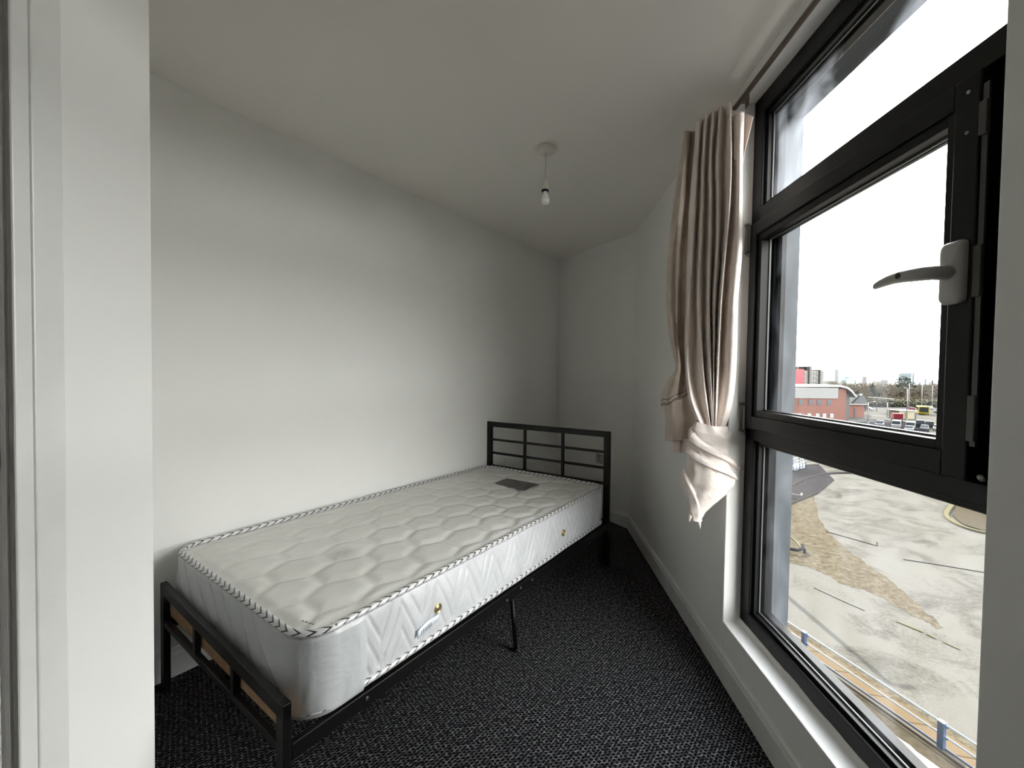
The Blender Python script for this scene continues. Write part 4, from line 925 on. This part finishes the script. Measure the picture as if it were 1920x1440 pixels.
def foliage(mb, c, r, n, rnd, s=.5, flat_=1.):
    for _ in range(n):
        d = Vector((rnd.gauss(0, 1), rnd.gauss(0, 1), rnd.gauss(0, 1))).normalized()*rnd.uniform(.4, 1)**.5
        p = Vector(c)+Vector((d.x*r, d.y*r, d.z*r*flat_)); u = Vector((rnd.uniform(-1, 1), rnd.uniform(-1, 1), rnd.uniform(-.4, .4))).normalized()*s; w = u.cross(Vector((rnd.uniform(-1, 1), rnd.uniform(-1, 1), 1))).normalized()*s*.6
        mb.add([p-u, p-w, p+u, p+w], [(0, 1, 2, 3)])
ev = thing('cedar_tree', 'broad dark evergreen rising above the bare trees by the glass tower', 'tree', (216, 230, G))
mb = MB(); mb.tube([(216, 230, G), (216.3, 230, G+9), (215.5, 230, G+14)], [.5, .35, .1], 8); obj('trunk', mb, M_bark, ev)
mb = MB()
for dx, dz, r in ((-3.4, 14.0, 1.3), (-1.2, 14.6, 1.8), (1.2, 13.8, 1.5), (-2.4, 12.2, 2.0), (.6, 12.0, 2.2), (3.0, 11.8, 1.8), (4.8, 10.2, 1.2), (-3.6, 10.4, 1.7), (-.6, 10.0, 2.4), (2.4, 9.4, 2.2), (0, 7.6, 2.6)):
    foliage(mb, (216+dx, 230, G+dz), r, 150, rnd, .34, .55)
obj('foliage', mb, M_ever, ev)
ce = thing('conical_evergreen', 'small pointed dark evergreen left of the broad one', 'tree', (198, 230, G))
mb = MB(); mb.tube([(198, 230, G), (198, 230, G+10)], [.3, .1], 6); obj('trunk', mb, M_bark, ce)
mb = MB()
for k in range(9): foliage(mb, (198, 230, G+3.5+k*.95), 2.4-k*.24, 70, rnd, .4, .5)
obj('foliage', mb, M_ever, ce)
# dense wood far behind, too fine to tell trunk from trunk
mb = MB()
for k in range(520):
    az = .77+.27*k/519; Y = 345+45*rnd.random(); h = 7.5+2.2*math.sin(k*.13)+1.5*rnd.random(); foliage(mb, (az*Y, Y, G+h*.5), h*.55, 26, rnd, .9, .9)
tag(obj('distant_wood', mb, M_twig), 'dense brown winter wood closing the view behind the single trees', 'wood', kind='stuff')
# low hedge and brush under the trees
mb = MB()
for k in range(150):
    az = .79+.24*k/149; Y = 213+3*math.sin(k*1.7); foliage(mb, (az*Y, Y, G+1.7+.5*math.sin(k*.9)), 2.4, 60, rnd, .55, .8)
tag(obj('brush', mb, M_twig2), 'tangled brown green brush at the foot of the trees', 'bushes', kind='stuff')
flat('woodland_floor', [(150, 214), (232, 214), (460, 430), (300, 430)], mat('leaf_litter', (.020, .016, .011), 1., spec=0.), 'brown leaf covered ground under the winter wood', .05)

# ------------------------------------------------------------------ vehicles in the yard
M_tyre = mat('tyre_rubber', (0.0104, 0.0104, 0.0104), .8); M_cwin = mat('dark_car_glass', (0.0104, 0.013, 0.0156), .1)
def vehicle(name, cat, label, x, y, ang, L, Wd, Hh, m, kind='car', glass=M_cwin, wheels=True):
    o = bpy.data.objects.new(name, None); COL.objects.link(o); tag(o, label, cat); o.location = (x, y, G); o.rotation_euler = (0, 0, ang)
    def put(nm, mb, mm, bv=0.):
        me = obj(nm, mb, mm, base=False, bevel=bv); me.parent = o; return me
    pr = lambda P, y0, y1: (lambda mb: (mb.prism(P, y0, y1, lambda a, z, w: (a, w, z)), mb)[1])(MB())
    h, w = L/2, Wd/2
    if kind == 'car':
        body = [(-h, .35), (h, .35), (h, Hh*.55), (h*.55, Hh*.62), (h*.25, Hh*.64), (-h*.95, Hh*.64), (-h, Hh*.55)]
        cab = [(h*.50, Hh*.60), (h*.18, Hh), (-h*.55, Hh), (-h*.88, Hh*.60)]
        put('body', pr(body, -w, w), m, .08); put('cabin', pr(cab, -w*.86, w*.86), glass, .06); put('roof', pr([(h*.16, Hh*.99), (-h*.53, Hh*.99), (-h*.53, Hh+.03), (h*.16, Hh+.03)], -w*.8, w*.8), m, .03)
    elif kind == 'van':
        body = [(-h, .35), (h, .35), (h, Hh*.50), (h*.80, Hh*.58), (h*.55, Hh*.98), (-h*.96, Hh), (-h, Hh*.9)]
        put('body', pr(body, -w, w), m, .08); put('windscreen', pr([(h*.82, Hh*.60), (h*.60, Hh*.93), (h*.56, Hh*.93), (h*.76, Hh*.60)], -w*.9, w*.9), glass)
        put('side_window', pr([(h*.74, Hh*.60), (h*.55, Hh*.88), (h*.2, Hh*.88), (h*.2, Hh*.60)], -w-.02, w+.02), glass)
    elif kind == 'bus':
        put('body', pr([(-h, .4), (h, .4), (h, Hh), (-h, Hh)], -w, w), m, .15)
        put('windscreen', pr([(-h-.03, Hh*.33), (-h+.05, Hh*.33), (-h+.05, Hh*.9), (-h-.03, Hh*.9)], -w*.82, w*.82), glass, .02)
        put('side_window', pr([(-h*.9, Hh*.42), (h*.9, Hh*.42), (h*.9, Hh*.85), (-h*.9, Hh*.85)], -w-.02, w+.02), glass)
    elif kind == 'lorry':
        put('cargo_box', pr([(-h, .9), (h*.5, .9), (h*.5, Hh), (-h, Hh)], -w, w), m, .05); put('cab', pr([(h*.55, .5), (h, .5), (h, Hh*.5), (h*.9, Hh*.78), (h*.55, Hh*.78)], -w*.95, w*.95), M_dark, .06)
    if wheels:
        for sx in (-.62, .62):
            for sy in (-1, 1):
                mb = MB(); mb.lathe([(.12, -.1), (.34, -.1), (.36, -.06), (.36, .06), (.34, .1), (.12, .1)], (sx*h, sy*(w-.08), .36), 14, Matrix(((1, 0, 0), (0, 0, 1), (0, 1, 0)))); put('wheel', mb, M_tyre)
    return o
CP = lambda n, c, r=.6: mat(n, c, r, spec=.08)
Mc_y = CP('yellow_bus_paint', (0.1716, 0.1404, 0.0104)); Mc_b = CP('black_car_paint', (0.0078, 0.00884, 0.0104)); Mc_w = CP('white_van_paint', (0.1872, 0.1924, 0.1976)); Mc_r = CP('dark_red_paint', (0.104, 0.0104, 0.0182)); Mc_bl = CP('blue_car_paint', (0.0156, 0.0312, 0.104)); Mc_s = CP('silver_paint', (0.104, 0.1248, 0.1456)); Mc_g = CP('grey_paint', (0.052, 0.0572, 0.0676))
view = lambda x, y: math.atan2(y, x)
vehicle('bus', 'bus', 'yellow bus with a dark windscreen facing the window across the yard', 165.0, 168, view(1, 1)+.1, 10, 3.0, 3.3, Mc_y, 'bus')
vehicle('van', 'van', 'black van parked in the nearest row, left one of the pair', 119.6, 122.3, 3.93, 4.6, 1.75, 2.1, Mc_b, 'van')
vehicle('van', 'van', 'black van parked in the nearest row, right one of the pair', 119.7, 119.7, 3.93, 4.4, 1.75, 2.05, Mc_b, 'van')
vehicle('van', 'van', 'white van parked left of the two black vans', 109.3, 118.7, 3.93, 5.0, 1.9, 2.3, Mc_w, 'van')
vehicle('van', 'van', 'white van in front of the cream shelter', 111.7, 117, 3.93, 4.8, 1.9, 2.1, Mc_w, 'van')
vehicle('car', 'car', 'silver blue car in front of the white vans', 106.6, 112, 3.93, 4.2, 1.8, 1.5, Mc_s)
vehicle('car', 'car', 'dark grey car between silver car and black vans', 113.2, 114.5, 3.93, 4.2, 1.8, 1.45, Mc_g)
vehicle('car', 'car', 'pale car at the right end of the nearest row', 117.2, 114.9, 3.93, 4.2, 1.8, 1.5, Mc_w)
vehicle('lorry', 'lorry', 'dark red box lorry left of the cream shelter', 127.6, 138.5, 1.0, 5.0, 2.3, 2.7, Mc_r, 'lorry')
vehicle('car', 'car', 'dark blue car just left of the red lorry', 106.6, 121, 3.93, 4.3, 1.8, 1.9, mat('dusk_blue_paint', (0.0156, 0.0182, 0.0416), .35))
for k in range(6):
    vehicle('car', 'car', ('blue car at the left end of the far blue row', 'deep blue car second in the far blue row', 'blue grey car third in the far blue row', 'blue car fourth in the far blue row', 'dark blue car fifth in the far blue row', 'blue car at the right end of the far blue row')[k], 149.5+k*3.6, 163.5+k*2.9, .75, 4.3, 1.8, 1.7, Mc_bl if k != 2 else Mc_g)
for k, (x, y, mm, l) in enumerate(((182, 178, Mc_w, 'white car right of the yellow bus'), (187, 181, Mc_g, 'grey car behind the white one, right of the bus'), (181, 190, Mc_r, 'dark red car far right of the bus'), (196, 197, Mc_w, 'pale car on the far road past the bus'), (158, 186, Mc_w, 'white car left behind the yellow bus'), (149, 181, Mc_s, 'silver car behind the far blue row'), (176, 171.5, Mc_b, 'black car close to the right of the bus'))):
    vehicle('car', 'car', l, x, y, .6+.3*k, 4.2, 1.8, 1.5, mm)
sh = thing('bus_shelter', 'cream flat roofed shelter in the middle of the yard', 'shelter', (138.5, 148, G))
M_shel = mat('cream_panels', (0.1716, 0.1508, 0.0936), .6)
part(sh, 'wall', M_shel, (136.2, 141.6, 147, 151, 0, 2.8), fn=bx); part(sh, 'roof', M_white, (135.7, 142.2, 146.5, 151.5, 2.8, 3.05), fn=bx); part(sh, 'door', M_dark, (138.3, 138.5, 146.9, 147.05, 0, 2.3), (141.7, 142.5, 147.2, 149, 0, 2.2), fn=bx)
flat('bay', [(146, 139), (172, 160), (190, 166), (170, 140)], mat('pinkish_road', (.056, .052, .053), 1., spec=0.), 'smooth grey pink road in front of the yellow bus', .02)
flat('bay', [(126, 127), (150, 143), (166, 138), (140, 118)], mat('sandy_bay', (.078, .064, .043), 1., spec=0.), 'sandy band behind the row of black vans', .02)
flat('bay', [(90, 116), (112, 136), (136, 136), (104, 104)], M_tarmac, 'dark tarmac car park in front of the brick buildings', .015)
# long low canopies between the trees
for (x0, y0, x1, y1, z, l) in ((130.5, 160, 140, 170, 5.6, 'long pale canopy edge sloping right of the low brick building'), (150, 176, 163, 178, 6.2, 'short pale canopy edge in front of the trees')):
    o = thing('canopy', l, 'canopy', (x0, y0, G)); d = Vector((x1-x0, y1-y0, 0)); L = d.length; d.normalize(); nn_ = Vector((-d.y, d.x, 0))
    f = lambda a, b, c: Vector((x0, y0, G))+d*a+nn_*b+Vector((0, 0, c-a*.06))
    mb = MB(); mb.box(f, 0, L, 0, 4, z, z+.25); obj('canopy_roof', mb, M_white, o)
    for a in (1, L/2, L-1):
        mb = MB(); mb.tube([f(a, 2, 0), f(a, 2, z)], .12, 6); obj('post', mb, M_gry, o)
